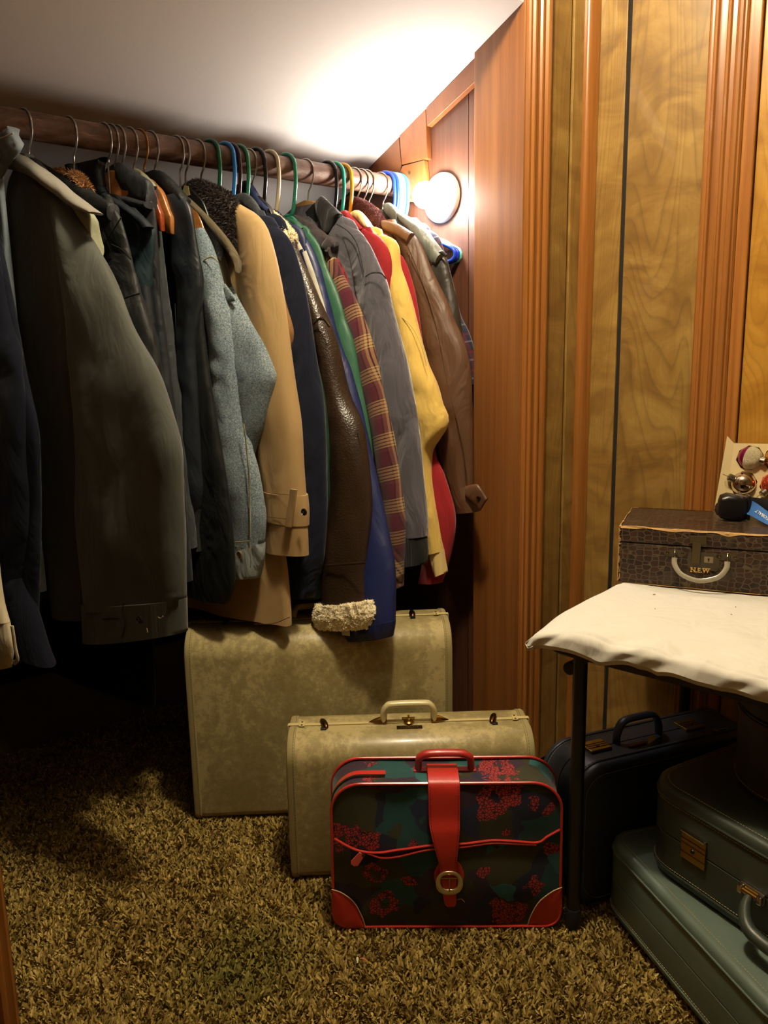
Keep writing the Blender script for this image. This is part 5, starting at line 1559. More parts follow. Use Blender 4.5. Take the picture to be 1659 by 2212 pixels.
# cream shirt sleeve, only its cuff in the picture
g = Garment('cream_shirt', 'cream shirt at the left edge, only its sleeve end in view', 'shirt', 0, s=0.318)
g.torso(C_cream, [(-260, 300), (-190, 380)], -0.6, Rpx=[(-180, 700), (-170, 1100), (-165, 1300)], h=(0.008, 0.012))
g.sleeve(C_cream, [(-60, 390), (-40, 700), (-20, 1000), (-8, 1180), (4, 1290), (18, 1345)], [0.04, 0.10, 0.12, 0.11, 0.10], (0.01, 0.02, 0.02))
cf = g.sheet('cuff', C_cream, [(-110, 1330), (-106, 1380), (-96, 1446)], [(19, 1346), (28, 1395), (22, 1442)], (0.021, 0.022), N=12, fold=(0.001, 10, 10))
g.bar('cuff_placket', C_cream, [(26, 1352), (33, 1400), (38, 1424), (30, 1432)], -0.004, 0.005, cf)
# pale blue-grey shirt collar at the very left
g = Garment('pale_shirt', 'pale blue-grey shirt with a crumpled collar at the top left edge', 'shirt', 22, s=0.446)
C_paleblue = cloth('#7c8790', 0.25, 0.7, 1200, 0.2)
g.torso(C_paleblue, [(18, 330), (-30, 420)], -0.90, h=(0.008, 0.012))
cl_ = g.flap('collar', C_paleblue, [(-30, 330), (-10, 300), (8, 284), (20, 276), (27, 274)], [(-30, 400), (-5, 395), (14, 358), (36, 334), (40, 312), (30, 280)], 0.012, fold=(0.006, 60, 60))
g.bar('piping', C_white, [(-10, 302), (8, 296), (28, 288)], -0.013, 0.0013, cl_)
# navy coat at the left edge
g = Garment('navy_coat', 'dark navy coat at the left edge of the picture', 'coat', 8, s=0.378)
g.torso(C_navy, [(-90, 330), (-25, 430), (15, 600)], -0.84, Rpx=[(51, 802), (76, 903), (84, 990), (82, 1200), (76, 1370)], h=(0.01, 0.016, 0.018), off=0.012)
g.sleeve(C_navy, [(-25, 440), (5, 620), (20, 700), (42, 790), (54, 900), (59, 1005), (63, 1073), (61, 1150), (53, 1242), (41, 1344), (33, 1400)], [0.05, 0.12, 0.14, 0.13, 0.12], (0.012, 0.026, 0.026), cross=(-0.42, 0.09, 0.01, 22))

# grey work coat
g = Garment('grey_work_coat', 'olive grey work coat with broad collar and buttoned cuff, second coat from the left', 'coat', 50)
g.torso(C_gray, [(46, 338), (81, 387), (128, 424)], -0.87, Rpx=[(150, 560), (165, 800), (178, 1100), (180, 1340)], h=(0.012, 0.02, 0.024), fold=(0.009, 17, 3))
sl = g.sleeve(C_gray, [(100, 398), (130, 425), (168, 466), (233, 585), (285, 702), (337, 798), (368, 893), (386, 971), (392, 1073), (396, 1190), (397, 1305)],
         [(70, 400), (92, 430), (118, 500), (140, 620), (158, 760), (168, 880), (170, 980), (168, 1107), (172, 1180), (178, 1250), (185, 1312)], (0.012, 0.03, 0.04, 0.045, 0.045), fold=(0.012, 13, 3), cross=(-0.42, 0.14, 0.007, 16))
cf = g.sheet('cuff', C_gray, [(184, 1302), (188, 1384)], [(397.5, 1293), (399, 1365)], (0.046, 0.047), N=10, fold=(0.001, 12, 12))
g.button(302, 1338, -0.0492, 0.0092, M_btn, cf)
g.bar('buttonhole', C_black, [(222, 1337), (258, 1335)], -0.0465, 0.0016, cf)
g.bar('cuff_slit', plain('#0a0a0a', 0.9), [(268, 1302), (264, 1320), (270, 1345), (264, 1376)], -0.0468, 0.0012, cf)
g.bar('thread_knot', plain('#8a8672', 0.8), [(341, 1333), (347, 1336), (352, 1331)], -0.047, 0.0012, cf)
g.bar('paint_spot', plain('#b8a67c', 0.8), [(317, 1357), (319, 1366)], -0.0465, 0.0014, cf)
g.flap('collar', C_graylt, [(16, 356), (34, 338), (50, 334), (110, 378), (160, 421), (211, 459)], [(2, 362), (40, 371), (81, 388), (130, 424), (170, 452), (206, 464)], (0.012, 0.02, 0.016), off=-0.008)
g.flap('collar_stand', C_pale, [(160, 440), (188, 452), (203, 470), (205, 505)], [(158, 445), (172, 470), (190, 510), (214, 556)], 0.012, off=0.012)
# long black coat in the shadow
g = Garment('long_black_coat', 'long black coat hanging low in the shadow behind the grey work coat', 'coat', 98)
g.torso(plain('#0b0b0d', 0.9, 0, 0.1), [(100, 395), (150, 440)], -1.2, Rpx=[(200, 560), (262, 800), (310, 1100), (330, 1350), (334, 1525)], h=(0.008, 0.014, 0.018), N=50)
# black parka with tan fur
g = Garment('black_parka', 'black puffy parka with tan fur inside its collar, behind the grey work coat', 'jacket', 147)
g.torso(C_black, [(100, 372), (160, 400), (215, 432), (244, 440)], -0.84, h=(0.010, 0.018, 0.030, 0.032))
g.sleeve(C_black, [(225, 430), (254, 458), (270, 505), (282, 553), (301, 634), (322, 700), (338, 760), (350, 860), (355, 980), (352, 1100)], [0.05, 0.12, 0.13, 0.12, 0.10], (0.012, 0.026, 0.03, 0.028), fold=(0.011, 16, 16))
for a, b in (((262, 470), (205, 560)), ((283, 560), (240, 528)), ((302, 634), (238, 660))):
    g.bar('quilt_seam', plain('#070809', 0.8), [a, ((a[0] + b[0]) / 2 + 2, (a[1] + b[1]) / 2 - 4), b], -0.024, 0.0016, g.root)
c_ = g.flap('collar', C_black, [(76, 342), (100, 358), (141, 378), (190, 409), (245, 440)], [(80, 368), (110, 395), (160, 440), (200, 470), (245, 478)], (0.012, 0.018, 0.016), off=-0.006)
f_ = g.flap('fur_trim', M_fur_tan, [(118, 371), (140, 369), (165, 374), (180, 388), (192, 408)], [(122, 376), (142, 376), (160, 381), (172, 395), (188, 412)], 0.009, off=0.0)
fur_on(f_, 4000, 0.010, M_fur_tan, wid=0.0005, seed=3)
# dark teal jacket
g = Garment('teal_jacket', 'dark teal nylon jacket right of the black parka', 'jacket', 222)
g.torso(C_navynylon, [(150, 364), (170, 353), (186, 357), (205, 385), (231, 414), (271, 444), (309, 471)], -0.87, h=(0.010, 0.018, 0.030, 0.032))
g.sleeve(C_teal, [(300, 462), (322, 482), (331, 500), (328, 553), (323, 610), (322, 650), (330, 700), (338, 745), (341, 800), (345, 900), (346, 1040)], [0.045, 0.1, 0.11, 0.11, 0.09], (0.012, 0.024, 0.026), fold=(0.010, 22, 12))
c_ = g.flap('collar', C_navynylon, [(152, 364), (172, 352), (190, 358), (210, 384), (232, 414)], [(160, 372), (175, 385), (190, 405), (205, 420), (226, 432)], 0.013)
g.flap('shoulder_yoke', C_navynylon, [(228, 418), (268, 440), (309, 470), (328, 490)], [(236, 430), (262, 450), (290, 470), (312, 498)], 0.011, off=-0.012)
# navy padded jacket on the wooden hanger
g = Garment('navy_padded_jacket', 'navy padded jacket with a quilted collar on a brown wooden hanger', 'jacket', 238, s=hook_x(246))
g.torso(C_navyblk, [(245, 372), (285, 400), (325, 425)], -0.90, h=(0.010, 0.018, 0.030, 0.032))
g.sleeve(C_navyblk, [(300, 410), (330, 440), (340, 520), (345, 640), (352, 800), (356, 1000)], [0.05, 0.11, 0.12, 0.1], (0.012, 0.022, 0.022), fold=(0.01, 18, 14))
c_ = g.flap('collar', C_navyblk, [(238, 362), (258, 351), (285, 368), (320, 388), (326, 408)], [(240, 400), (262, 420), (290, 434), (312, 440), (327, 446)], (0.013, 0.018, 0.015), fold=(0.006, 30, 20))
g.bar('collar_seam', plain('#0b0d12', 0.8), [(313, 392), (315, 412), (314, 432)], -0.019, 0.0012, c_)
g.flap('collar_roll', C_navyblk, [(236, 418), (275, 424), (310, 434), (326, 437)], [(240, 428), (275, 440), (308, 450), (327, 452)], 0.016, off=-0.006)
# pale lined jacket showing its lining on the red-brown hanger
g = Garment('pale_lined_jacket', 'jacket with a pale green-grey lining peeping out on the red-brown hanger', 'jacket', 290)
g.torso(C_char, [(292, 375), (318, 392), (338, 408)], -0.84, h=(0.010, 0.018, 0.030, 0.032))
g.flap('lining', C_pale, [(287, 368), (296, 364), (316, 380), (336, 402)], [(292, 374), (304, 382), (318, 396), (330, 410)], 0.008, off=-0.006, fold=(0.003, 60, 60))
# black quilted coat
g = Garment('black_quilted_coat', 'black quilted coat with shiny sleeve left of the denim jacket', 'coat', 323)
g.torso(C_black, [(323, 374), (345, 376), (372, 398), (407, 438)], -0.87, Rpx=[(424, 560), (450, 800), (490, 1050), (504, 1180), (505, 1262), (492, 1304)], h=(0.01, 0.018, 0.018), off=0.008)
g.sleeve(C_navynylon, [(385, 418), (407, 439), (416, 468), (425, 530), (434, 580), (437, 620), (428, 680), (421, 740), (424, 802), (431, 903), (437, 1005), (441, 1056), (433, 1107)], [0.04, 0.08, 0.075, 0.055, 0.05, 0.042], (0.012, 0.022, 0.022), off=-0.006, fold=(0.006, 30, 10), cross=(-0.33, 0.3, 0.008, 34))
g.sheet('cuff', C_rib, [(398, 1096), (404, 1140), (412, 1188)], [(436, 1100), (433, 1140), (438, 1190)], 0.016, N=10, M=18, off=-0.006)
g.flap('collar', C_black, [(322, 372), (345, 368), (378, 396), (402, 428)], [(322, 390), (350, 410), (380, 430), (400, 440)], 0.013)
g.bar('sleeve_seam', plain('#3a3d42', 0.6), [(378, 656), (380, 720), (384, 790), (386, 860)], -0.024, 0.001, g.root)
# denim jacket
g = Garment('denim_jacket', 'faded blue denim jacket with buttoned cuff', 'jacket', 378)
g.torso(C_denim, [(402, 440), (420, 462), (446, 490), (470, 530)], -0.90, h=(0.010, 0.018, 0.030, 0.032), off=0.01)
back = g.sleeve(C_denim, [(440, 490), (462, 520), (480, 571), (506, 632), (535, 685), (566, 735), (590, 795), (595, 815), (583, 864), (570, 920), (556, 960), (545, 1000), (538, 1060)],
         [(425, 500), (440, 540), (452, 600), (462, 660), (474, 720), (486, 780), (496, 830), (505, 870), (512, 905), (514, 940), (512, 970), (505, 1010), (500, 1060)], (0.012, 0.02, 0.026, 0.022, 0.014), name='sleeve_back', far=False, off=0.016, fold=(0.005, 20, 12))
sl = g.sleeve(C_denim, [(440, 492), (458, 530), (472, 580), (486, 632), (504, 700), (517, 800), (527, 895), (542, 965), (556, 1015), (567, 1080), (572, 1130), (568, 1178)],
         [(420, 500), (432, 560), (440, 620), (448, 680), (457, 740), (460, 830), (463, 921), (465, 980), (466, 1040), (466, 1095), (466, 1140), (467, 1180)], (0.012, 0.024, 0.03, 0.03, 0.028), off=-0.004, fold=(0.006, 22, 14), cross=(-0.52, 0.09, 0.006, 40))
cf = g.sheet('cuff', C_denim_lt, [(465, 1174), (467, 1206), (469, 1240)], [(570, 1174), (568, 1212), (559, 1248)], (0.030, 0.031), off=-0.004, N=12, fold=(0.0015, 30, 30))
b_ = g.button(518, 1198, -0.036, 0.0088, plain('#b3a27a', 0.4, 0.8), cf, holes=False)
a_, z_ = g.tr([(518, 1198)], -0.036)[0]
link('button_ring', MB().tube([(a_ + 0.006 * cos(q), -0.0385, z_ + 0.006 * sin(q)) for q in np.linspace(0, 2 * pi, 20)], 0.0007, 6), plain('#5a4a2a', 0.4, 0.9), b_)
for pts in ([(540, 1172), (542, 1205), (541, 1226)], [(466, 1178), (500, 1172), (541, 1169)]):
    g.bar('cuff_stitching', C_seam, pts, -0.0345, 0.0013, cf)
g.bar('shoulder_seam', C_seam, [(440, 562), (452, 556), (464, 558), (471, 566)], -0.024, 0.0016, g.root)
g.bar('sleeve_seam', C_seam, [(526, 915), (532, 960), (538, 1030), (540, 1090), (541, 1160)], -0.029, 0.0022, sl)
fl_ = g.flap('pocket_flap', C_denim, [(486, 612), (496, 626), (508, 642)], [(489, 650), (500, 652), (510, 650)], 0.003, off=-0.004, fold=(0.001, 20, 20))
# olive tweed jacket
g = Garment('tweed_jacket', 'brownish olive tweed jacket between the denim jacket and the fur collar', 'jacket', 391)
g.torso(C_olive, [(400, 425), (425, 446), (446, 480)], -0.84, h=(0.010, 0.018, 0.030, 0.032))
g.sleeve(C_olive, [(450, 484), (475, 530), (492, 580), (502, 640), (514, 700), (530, 790), (545, 900)], [0.05, 0.1, 0.11, 0.1], (0.012, 0.02, 0.02))
g.flap('lapel', C_olivelt, [(381, 410), (405, 425), (432, 450), (470, 490), (500, 528), (514, 556)], [(392, 428), (416, 450), (446, 482), (476, 522), (502, 556), (515, 590)], 0.010, off=-0.010, fold=(0.002, 20, 20))
# trench coat with fur collar
g = Garment('trench_coat', 'tan trench coat with dark brown fur collar and strapped cuff', 'coat', 424)
g.torso(C_tan, [(430, 408), (480, 425), (510, 438)], -0.9, Rpx=[(560, 600), (590, 900), (612, 1150), (622, 1230), (628, 1310), (627, 1352)], h=(0.01, 0.016, 0.018, 0.026), fold=(0.010, 16, 2), off=(0.004, 0.004, 0.004, -0.008), N=60)
sl = g.sleeve(C_tan, [(495, 428), (530, 448), (556, 464), (575, 490), (587, 526), (600, 581), (613, 650), (622, 727), (635, 827), (648, 921), (654, 1016), (659, 1080), (662, 1140), (664, 1200)],
         [(480, 440), (500, 470), (510, 520), (516, 580), (524, 640), (532, 700), (540, 770), (548, 850), (556, 930), (563, 1000), (568, 1060), (571, 1110), (572, 1150), (573, 1187)], (0.012, 0.026, 0.03, 0.032, 0.03), fold=(0.006, 15, 3))
cs = g.sheet('cuff_strap', C_tan, [(567, 1057), (570, 1088), (572, 1118)], [(661, 1070), (664, 1105), (663.5, 1136)], (0.0325, 0.0325), N=8, fold=(0.0006, 10, 10), open_end=False)
for y in (1062, 1114):
    g.bar('strap_stitching', plain('#4a3516', 0.8), [(575, y + 2), (600, y + 5), (632, y + 8)], -0.0335, 0.0006, cs)
lp_ = g.flap('strap_loop', C_tan, [(627, 1056), (622, 1095), (616, 1136)], [(642, 1058), (637, 1097), (630, 1139)], 0.003, off=-0.034, fold=(0, 1, 1))
g.button(657, 1106, -0.026, 0.0078, M_btn, cs)
g.bar('hem_seam', plain('#4a3516', 0.8), [(548, 1348), (590, 1347), (626, 1333)], -0.036, 0.0008, g.root)
c_ = g.flap('fur_collar', M_fur, [(396, 412), (414, 394), (436, 391), (484, 413), (508, 434)], [(408, 425), (440, 460), (470, 500), (495, 530), (514, 552)], (0.012, 0.02, 0.02), off=-0.012, fold=(0.004, 30, 30))
fur_on(c_, 22000, 0.009, plain('#2a1d18', 0.6), spread=0.45, wid=0.0004, seed=5)
# suede vest, a sliver
g = Garment('suede_vest', 'brown suede vest showing one edge right of the trench coat', 'vest', 452)
g.torso(C_char, [(470, 425), (500, 440), (540, 470)], -0.90, h=(0.010, 0.018, 0.030, 0.032))
v_ = g.flap('front_edge', C_cord, [(586, 545), (598, 600), (608, 660), (614, 720), (618, 752)], [(597, 575), (610, 630), (622, 680), (632, 716), (628, 750)], 0.008, off=0.0)
# navy wool coat
g = Garment('navy_wool_coat', 'long navy wool coat with a blue sheen right of the tan trench coat', 'coat', 484)
g.torso(C_navycoat, [(515, 440), (560, 462), (602, 490)], -0.84, h=(0.010, 0.018, 0.030, 0.032))
g.sleeve(C_navycoat, [(570, 468), (605, 494), (628, 521), (642, 559), (658, 620), (672, 704), (685, 795), (698, 870), (702, 953), (704, 1060), (702, 1150), (696, 1222), (684, 1266), (680, 1290)], [0.05, 0.11, 0.12, 0.12, 0.11, 0.085], (0.012, 0.024, 0.026, 0.024), fold=(0.006, 16, 3))
# charcoal jacket collar
g = Garment('charcoal_jacket', 'charcoal jacket showing its folded collar below the dark brown hanger', 'jacket', 497)
g.torso(C_char, [(520, 432), (548, 450), (575, 470)], -0.87, h=(0.010, 0.018, 0.030, 0.032))
g.flap('collar', C_char, [(516, 420), (530, 417), (546, 430), (560, 452)], [(518, 440), (536, 452), (552, 462), (562, 468)], 0.011, off=-0.006)
# dark green windbreaker, its cuff below
g = Garment('dark_green_jacket', 'dark green jacket whose cuff shows below the navy wool coat', 'jacket', 514)
g.torso(C_dkgreen, [(490, 420), (520, 440), (560, 480)], -0.90, h=(0.010, 0.018, 0.030, 0.032))
g.flap('collar', C_dkgreen, [(490, 416), (506, 412), (518, 418), (520, 432)], [(494, 424), (506, 428), (514, 436), (518, 440)], 0.01, off=-0.006)
g.sleeve(C_dkgreen, [(600, 500), (640, 600), (676, 750), (700, 850), (711, 960), (714, 1060), (710, 1110), (705, 1190), (700, 1250)], [0.05, 0.1, 0.1, 0.08, 0.075], (0.01, 0.018, 0.018))
g.sheet('cuff', C_dkgreen, [(650, 1256), (650, 1276), (652, 1294)], [(701, 1250), (700, 1272), (699, 1291)], 0.019, N=10, fold=(0.001, 9, 9))
# blue jacket collar
g = Garment('blue_jacket', 'blue jacket with a stand-up collar behind the charcoal one', 'jacket', 537)
g.torso(C_navycoat, [(545, 425), (580, 455), (620, 490)], -0.84, h=(0.010, 0.018, 0.030, 0.032))
g.flap('collar', cloth('#25305a', 0.2, 0.7, 1000, 0.2), [(506, 406), (526, 392), (540, 393), (560, 425), (584, 450)], [(512, 416), (530, 420), (550, 436), (566, 452), (580, 462)], 0.011, off=-0.004)
# shearling jacket
g = Garment('shearling_jacket', 'dark brown leather jacket with cream fleece collar and cuff', 'jacket', 551)
g.torso(L_dark, [(575, 465), (610, 490), (640, 525)], -0.87, h=(0.010, 0.018, 0.030, 0.032))
sl = g.sleeve(L_dark, [(605, 485), (634, 522), (655, 568), (677, 620), (709, 699), (724, 741), (750, 852), (780, 921), (796, 1016), (802, 1096), (797, 1175), (791, 1240), (795, 1304)],
         [(590, 500), (614, 545), (634, 600), (652, 650), (672, 700), (685, 770), (698, 850), (706, 930), (711, 1016), (708, 1096), (704, 1175), (702, 1240), (701, 1304)], (0.012, 0.028, 0.034, 0.036, 0.034), off=(0, 0, 0, -0.02, -0.05), fold=(0.006, 20, 9), cross=(-0.6, 0.10, 0.005, 40))
g.bar('welt', L_dark, [(674, 702), (688, 690), (700, 690), (712, 706)], -0.034, 0.003, sl)
g.bar('welt', L_dark, [(706, 1222), (745, 1219), (790, 1216)], -0.079, 0.003, sl)
g.bar('sleeve_seam', plain('#120c08', 0.6), [(772, 935), (786, 1010), (795, 1090), (792, 1150)], -0.022, 0.0012, sl)
cf = g.sheet('fleece_cuff', M_fleece, [(688, 1304), (683, 1330), (688, 1352)], [(806, 1297), (812, 1325), (804, 1352)], (0.034, 0.040, 0.034), off=-0.055, N=34, M=90, p=2.2, fold=(0.0, 1, 1))
def curl(o, amp, fr, seed):
    me = o.data; n = len(me.vertices)
    V = np.empty(n * 3); me.vertices.foreach_get('co', V); V = V.reshape(-1, 3)
    Nn = np.empty(n * 3); me.vertex_normals.foreach_get('vector', Nn); Nn = Nn.reshape(-1, 3)
    d = 0.6 * np.abs(vnoise(V[:, 0] * fr + seed, V[:, 1] * fr, V[:, 2] * fr)) + 0.4 * np.abs(vnoise(V[:, 0] * fr * 2.1, V[:, 1] * fr * 2.1 + seed, V[:, 2] * fr * 2.1))
    V += Nn * (amp * (1 - 1.6 * d))[:, None]
    me.vertices.foreach_set('co', V.ravel()); me.update()
curl(cf, 0.0042, 150, 3.0)
fur_on(cf, 9000, 0.0035, M_fleece, spread=0.9, droop=0.0, wid=0.0009, seed=8)
c_ = g.flap('fleece_collar', M_fleece, [(566, 462), (578, 454), (596, 464), (618, 485), (632, 505)], [(570, 474), (586, 480), (602, 492), (618, 506), (632, 520)], (0.012, 0.014), off=-0.006, N=40, M=40)
curl(c_, 0.004, 170, 1.0)
fur_on(c_, 3500, 0.004, M_fleece, spread=0.9, droop=0.0, wid=0.0009, seed=9)
# track jacket
g = Garment('track_jacket', 'navy, white and blue striped track jacket with an elastic cuff', 'jacket', 580)
g.torso(C_navyst, [(596, 452), (625, 480), (660, 512)], -0.90, h=(0.010, 0.018, 0.030, 0.032))
sl = g.sleeve(C_blue, [(640, 490), (668, 525), (689, 576), (704, 632), (721, 704), (740, 762), (754, 795), (781, 906), (803, 1000), (826, 1096), (841, 1175), (850, 1238), (853, 1345)],
         [(615, 500), (640, 545), (660, 600), (672, 660), (684, 720), (694, 780), (702, 850), (712, 930), (722, 1010), (728, 1090), (732, 1170), (735, 1250), (740, 1350)], (0.012, 0.022, 0.028, 0.03, 0.03), off=(0.006, 0.006, 0, -0.03, -0.07), fold=(0.007, 18, 5))
g.bar('white_stripe', C_white, [(656, 545), (676, 600), (700, 680), (720, 750), (736, 812), (746, 845)], -0.02, 0.0085, sl, flat=0.4)
g.bar('white_stripe', C_white, [(638, 520), (652, 548), (664, 584)], -0.018, 0.008, sl, flat=0.4)
g.bar('navy_stripe', C_navyst, [(650, 540), (664, 584), (684, 650), (706, 728), (716, 770)], -0.021, 0.006, sl, flat=0.4)
cf = g.sheet('elastic_cuff', C_blue, [(742, 1350), (744, 1364), (752, 1382)], [(853, 1340), (852, 1354), (848, 1374)], (0.031, 0.032, 0.028), off=-0.073, N=14, M=60, fold=(0.004, 200, 6))
link('care_label', MB().prism([(0, 0), (0.026, 0.004), (0.026, -0.018), (0.004, -0.02)], ((1, 0, 0), (0, 0, 1)), (0, 0.0008, 0), (g.tr([(738, 1350)], -0.1)[0][0], -0.104, g.tr([(738, 1352)], -0.1)[0][1])), C_white, cf, smooth=False)
# green windbreaker
g = Garment('green_windbreaker', 'green nylon windbreaker beside the plaid flannel shirt', 'jacket', 616)
g.torso(C_green, [(622, 470), (650, 487), (672, 506)], -0.84, h=(0.010, 0.018, 0.030, 0.032))
g.sleeve(C_green, [(655, 488), (687, 523), (706, 576), (730, 632), (747, 692), (764, 740), (781, 836), (797, 921), (805, 990), (806, 1060), (806, 1140)], [0.05, 0.1, 0.1, 0.09, 0.07], (0.01, 0.02, 0.02), fold=(0.006, 22, 4))
g.flap('collar', C_green, [(622, 472), (640, 476), (658, 492)], [(626, 484), (640, 492), (652, 502)], 0.01, off=-0.004)
# plaid flannel
g = Garment('plaid_shirt', 'maroon, tan and black plaid flannel shirt', 'shirt', 640)
g.torso(C_plaid, [(660, 500), (690, 518), (705, 530)], -0.87, h=(0.010, 0.018, 0.030, 0.032))
g.sleeve(C_plaid, [(690, 516), (723, 555), (740, 592), (762, 632), (786, 685), (800, 720), (813, 754), (829, 827), (844, 896), (857, 963), (864, 1026), (875, 1089), (877, 1143), (870, 1230), (868, 1256)],
         [(680, 530), (702, 570), (714, 610), (726, 660), (744, 710), (760, 760), (776, 820), (790, 870), (802, 930), (812, 985), (820, 1040), (828, 1096), (836, 1150), (846, 1220), (850, 1258)], (0.01, 0.024, 0.026, 0.026, 0.022), fold=(0.005, 20, 5))
g.sheet('cuff', C_plaid, [(849, 1252), (853, 1274)], [(868, 1250), (866, 1268)], 0.022, N=8, M=20, fold=(0.001, 9, 9))
# dark hooded jacket with a check lining
g = Garment('hooded_jacket', 'dark brown-grey hooded jacket with a red and black check sliver', 'jacket', 649)
g.torso(C_hood, [(670, 500), (700, 520), (722, 550)], -0.90, h=(0.010, 0.018, 0.030, 0.032))
g.flap('hood', C_hood, [(622, 469), (640, 464), (668, 478), (692, 496), (714, 514), (727, 523)], [(630, 485), (650, 500), (668, 520), (690, 535), (706, 550), (720, 558)], (0.012, 0.02, 0.014), off=-0.014, fold=(0.008, 45, 45))
g.flap('hood_cord_end', C_hood, [(700, 526), (714, 510), (727, 522)], [(704, 545), (716, 548), (724, 536)], 0.012, off=-0.02)
g.flap('check_sleeve', C_buff, [(712, 540), (732, 556), (748, 578), (760, 612)], [(712, 552), (726, 580), (740, 610), (752, 640)], 0.012, off=0.006)
# grey wool jacket
g = Garment('grey_wool_jacket', 'grey wool jacket with dark collar on the pale wooden hanger', 'jacket', 658)
g.torso(C_wool, [(690, 440), (734, 464), (775, 497)], -0.84, h=(0.010, 0.018, 0.030, 0.032))
sl = g.sleeve(C_wool, [(750, 478), (778, 500), (800, 532), (822, 580), (836, 612), (846, 662), (864, 729), (879, 785), (892, 852), (905, 937), (911, 1000), (919, 1080), (922, 1120), (922, 1158)], [(728, 500), (745, 530), (758, 570), (768, 620), (778, 670), (790, 720), (802, 780), (814, 850), (828, 920), (842, 990), (854, 1060), (864, 1110), (872, 1140), (876, 1160)], (0.012, 0.026, 0.03, 0.028, 0.026), fold=(0.004, 14, 3))
g.bar('armhole_seam', C_wooldk, [(789, 598), (802, 590), (822, 590), (834, 602)], -0.030, 0.0016, sl)
g.bar('shoulder_seam', C_wooldk, [(727, 484), (752, 500), (772, 530), (786, 590)], -0.024, 0.0012, sl)
g.sheet('ribbed_cuff', C_rib, [(874, 1158), (870, 1190), (870, 1224)], [(920, 1156), (924, 1190), (922, 1216)], (0.024, 0.022), N=12, M=40, fold=(0.003, 160, 3))
g.flap('collar', C_wooldk, [(686, 432), (694, 424), (702, 427), (718, 443), (736, 462)], [(690, 470), (698, 500), (708, 508), (720, 490), (732, 468)], 0.013, off=-0.010)
link('label_square', MB().prism([(-0.02, -0.02), (0.02, -0.02), (0.02, 0.02), (-0.02, 0.02)], ((0.86, 0, 0.5), (-0.5, 0, 0.86)), (0, 0.001, 0), (g.tr([(678, 462)], -0.012)[0][0], -0.012, g.tr([(678, 462)], -0.012)[0][1])), plain('#0c0b0c', 0.7), g.root, smooth=False)
# red hooded sweatshirt
g = Garment('red_sweatshirt', 'red sweatshirt between the grey wool jacket and the yellow hoodie', 'sweatshirt', 705)
g.torso(C_red, [(742, 460), (782, 492), (808, 503)], -0.87, h=(0.010, 0.018, 0.030, 0.032))
g.sleeve(C_red, [(795, 495), (818, 510), (832, 527), (841, 544), (846, 570), (846, 640), (850, 760)], [0.04, 0.08, 0.09, 0.08], (0.01, 0.018, 0.018))
g.flap('neckband', C_red, [(736, 460), (747, 454), (760, 468), (784, 494)], [(742, 470), (752, 474), (764, 486), (780, 500)], 0.011, off=-0.006)
# yellow hoodie
g = Garment('yellow_hoodie', 'pale yellow hooded sweatshirt with ribbed cuff', 'sweatshirt', 721)
g.torso(C_yellow, [(776, 470), (800, 490), (828, 506)], -0.90, h=(0.010, 0.018, 0.030, 0.032))
sl = g.sleeve(C_yellow, [(826, 505), (854, 519), (862, 540), (864, 571), (875, 605), (891, 662), (905, 718), (922, 779), (944, 833), (955, 871), (967, 899), (964, 924), (946, 950), (930, 978), (931, 1040), (944, 1110), (958, 1190)],
         [(812, 520), (832, 545), (842, 580), (840, 620), (846, 670), (856, 720), (866, 770), (876, 820), (886, 870), (896, 915), (904, 950), (908, 985), (911, 1020), (914, 1060), (917, 1100), (920, 1150), (925, 1196)], (0.01, 0.024, 0.028, 0.03, 0.024, 0.022), N=60, fold=(0.005, 22, 12), cross=(-0.50, 0.06, 0.007, 40))
g.bar('sleeve_seam', C_yellow2, [(853, 675), (885, 700), (908, 740), (922, 790)], -0.026, 0.0012, sl)
g.sheet('ribbed_cuff', C_yellow2, [(928, 1194), (933, 1218), (942, 1246)], [(958, 1186), (961, 1210), (965, 1236)], 0.018, N=12, M=40, fold=(0.002, 200, 3))
g.flap('hood', C_yellow2, [(759, 463), (768, 455), (778, 456), (790, 470), (800, 490)], [(764, 470), (776, 478), (790, 492), (806, 500), (816, 506)], 0.014, off=-0.008, fold=(0.004, 50, 50))
# second red one, its lower sleeve showing below the yellow hoodie
g = Garment('red_jersey', 'red jersey with its sleeve hanging right of the yellow hoodie', 'sweatshirt', 738)
g.torso(C_red, [(790, 480), (820, 500), (850, 530)], -0.84, h=(0.010, 0.018, 0.030, 0.032))
g.sleeve(C_red, [(835, 520), (864, 548), (876, 565), (889, 605), (900, 650), (911, 729), (925, 850), (940, 980), (956, 1016), (977, 1080), (984, 1127), (979, 1175), (968, 1219), (955, 1258)], [0.04, 0.09, 0.10, 0.10, 0.09, 0.07], (0.01, 0.02, 0.022, 0.022), fold=(0.006, 20, 8))
# brown jacket with maroon pile collar
g = Garment('brown_jacket', 'brown cotton jacket with maroon pile collar and tabbed cuff', 'jacket', 764)
g.torso(C_brownlt, [(800, 470), (828, 478), (860, 486)], -0.87, h=(0.010, 0.018, 0.030, 0.032))
sl = g.sleeve(C_brown, [(858, 484), (890, 503), (906, 522), (918, 546), (938, 594), (961, 639), (983, 695), (1003, 741), (1016, 800), (1019, 880), (1020, 960), (1021, 1052)],
         [(838, 498), (858, 530), (872, 570), (884, 620), (896, 680), (906, 740), (914, 800), (922, 860), (930, 920), (940, 970), (952, 1020), (972, 1062)], (0.01, 0.026, 0.032, 0.032, 0.028), fold=(0.006, 18, 7), cross=(-0.56, 0.08, 0.008, 34))
g.bar('sleeve_seam', plain('#4a2f18', 0.6), [(880, 530), (905, 590), (930, 660), (950, 740), (965, 820), (985, 900), (1000, 960), (1010, 1040)], -0.031, 0.0016, sl)
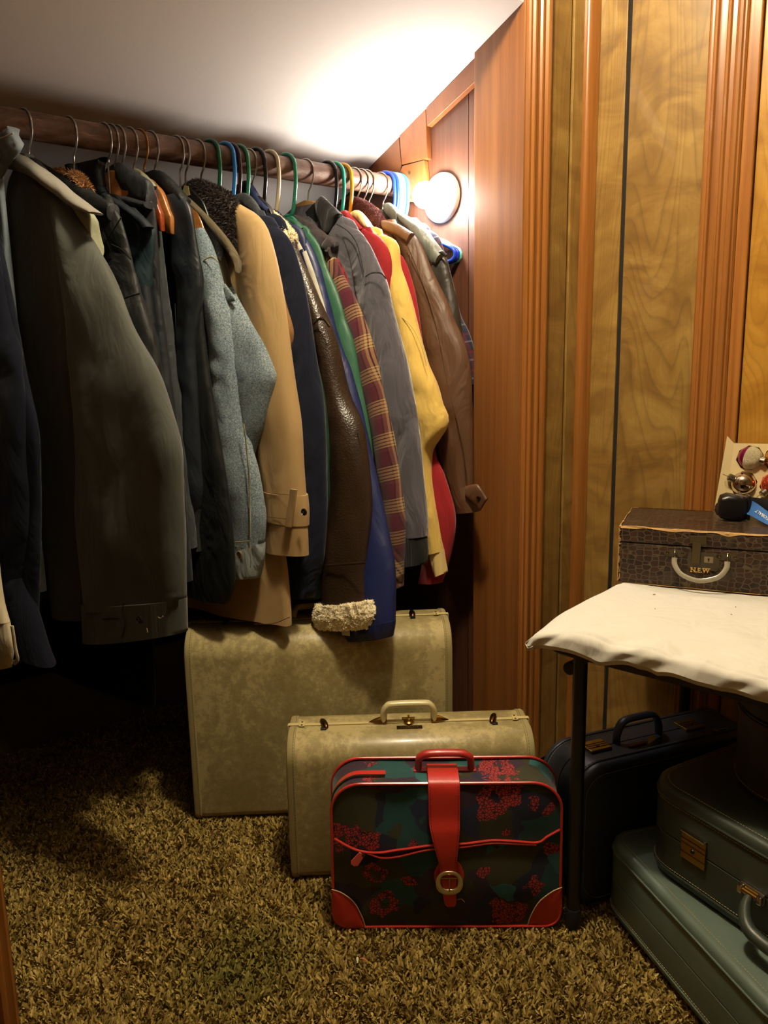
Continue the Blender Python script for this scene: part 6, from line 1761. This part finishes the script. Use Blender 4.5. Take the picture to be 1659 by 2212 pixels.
cf = g.sheet('cuff', C_brown, [(972, 1060), (978, 1084), (986, 1107)], [(1024, 1046), (1032, 1076), (1036, 1104)], (0.028, 0.028), N=10, fold=(0.0015, 20, 20))
tb = g.flap('cuff_tab', C_brown, [(1006, 1050), (1018, 1047), (1032, 1046), (1044, 1062), (1053, 1077)], [(1008, 1074), (1020, 1084), (1030, 1094), (1037, 1103), (1048, 1085)], 0.005, off=-0.028, fold=(0, 1, 1))
g.button(1034, 1076, -0.033, 0.0055, plain('#2a1c10', 0.3, 0.6), tb, holes=False)
g.flap('lapel_collar', C_brownlt, [(828, 476), (858, 483), (892, 503)], [(832, 500), (856, 510), (882, 528)], 0.012, off=-0.012)
c_ = g.flap('pile_collar', M_fur_mar, [(738, 434), (766, 427), (802, 443), (824, 468), (828, 482)], [(742, 448), (770, 462), (794, 474), (812, 488), (826, 496)], (0.012, 0.018, 0.016), off=-0.008, N=36, M=28)
fur_on(c_, 16000, 0.005, plain('#6a3b3a', 0.8), spread=0.7, droop=0.0, wid=0.0005, seed=12)
# grey leather jacket
g = Garment('grey_nylon_jacket', 'shiny grey and dark brown jacket on the light wooden hanger', 'jacket', 789)
g.torso(C_lgray, [(845, 450), (880, 468), (912, 488)], -0.90, h=(0.010, 0.018, 0.030, 0.032))
sl = g.sleeve(C_dgray, [(925, 505), (945, 535), (964, 558), (969, 582), (978, 615), (987, 650), (998, 720), (1004, 800), (1006, 900)], [0.05, 0.09, 0.1, 0.09], (0.014, 0.024, 0.024), fold=(0.006, 25, 8))
g.flap('shoulder', C_lgray, [(862, 457), (890, 474), (915, 490), (940, 522), (960, 548)], [(866, 480), (892, 506), (914, 540), (930, 570), (945, 575)], (0.012, 0.02, 0.018), off=-0.006, fold=(0.005, 30, 30))
g.flap('collar', C_lgray, [(831, 440), (842, 438), (856, 448), (862, 458)], [(836, 466), (846, 476), (856, 482), (860, 484)], 0.012, off=-0.008, fold=(0.004, 60, 60))
g.bar('armhole_welt', C_dgray, [(930, 570), (940, 555), (952, 545), (964, 552)], -0.02, 0.004, sl)
# dark plaid shirt
g = Garment('dark_plaid_shirt', 'dark red and navy plaid shirt, last garment before the empty hangers', 'shirt', 819)
g.torso(C_dplaid, [(870, 460), (905, 480), (930, 500)], -0.84, h=(0.010, 0.018, 0.030, 0.032))
g.sleeve(C_dplaid, [(920, 492), (946, 508), (958, 537), (968, 567), (981, 623), (995, 680), (1013, 718), (1024, 760), (1028, 830)], [0.04, 0.09, 0.1, 0.09], (0.01, 0.018, 0.018), fold=(0.005, 25, 10))
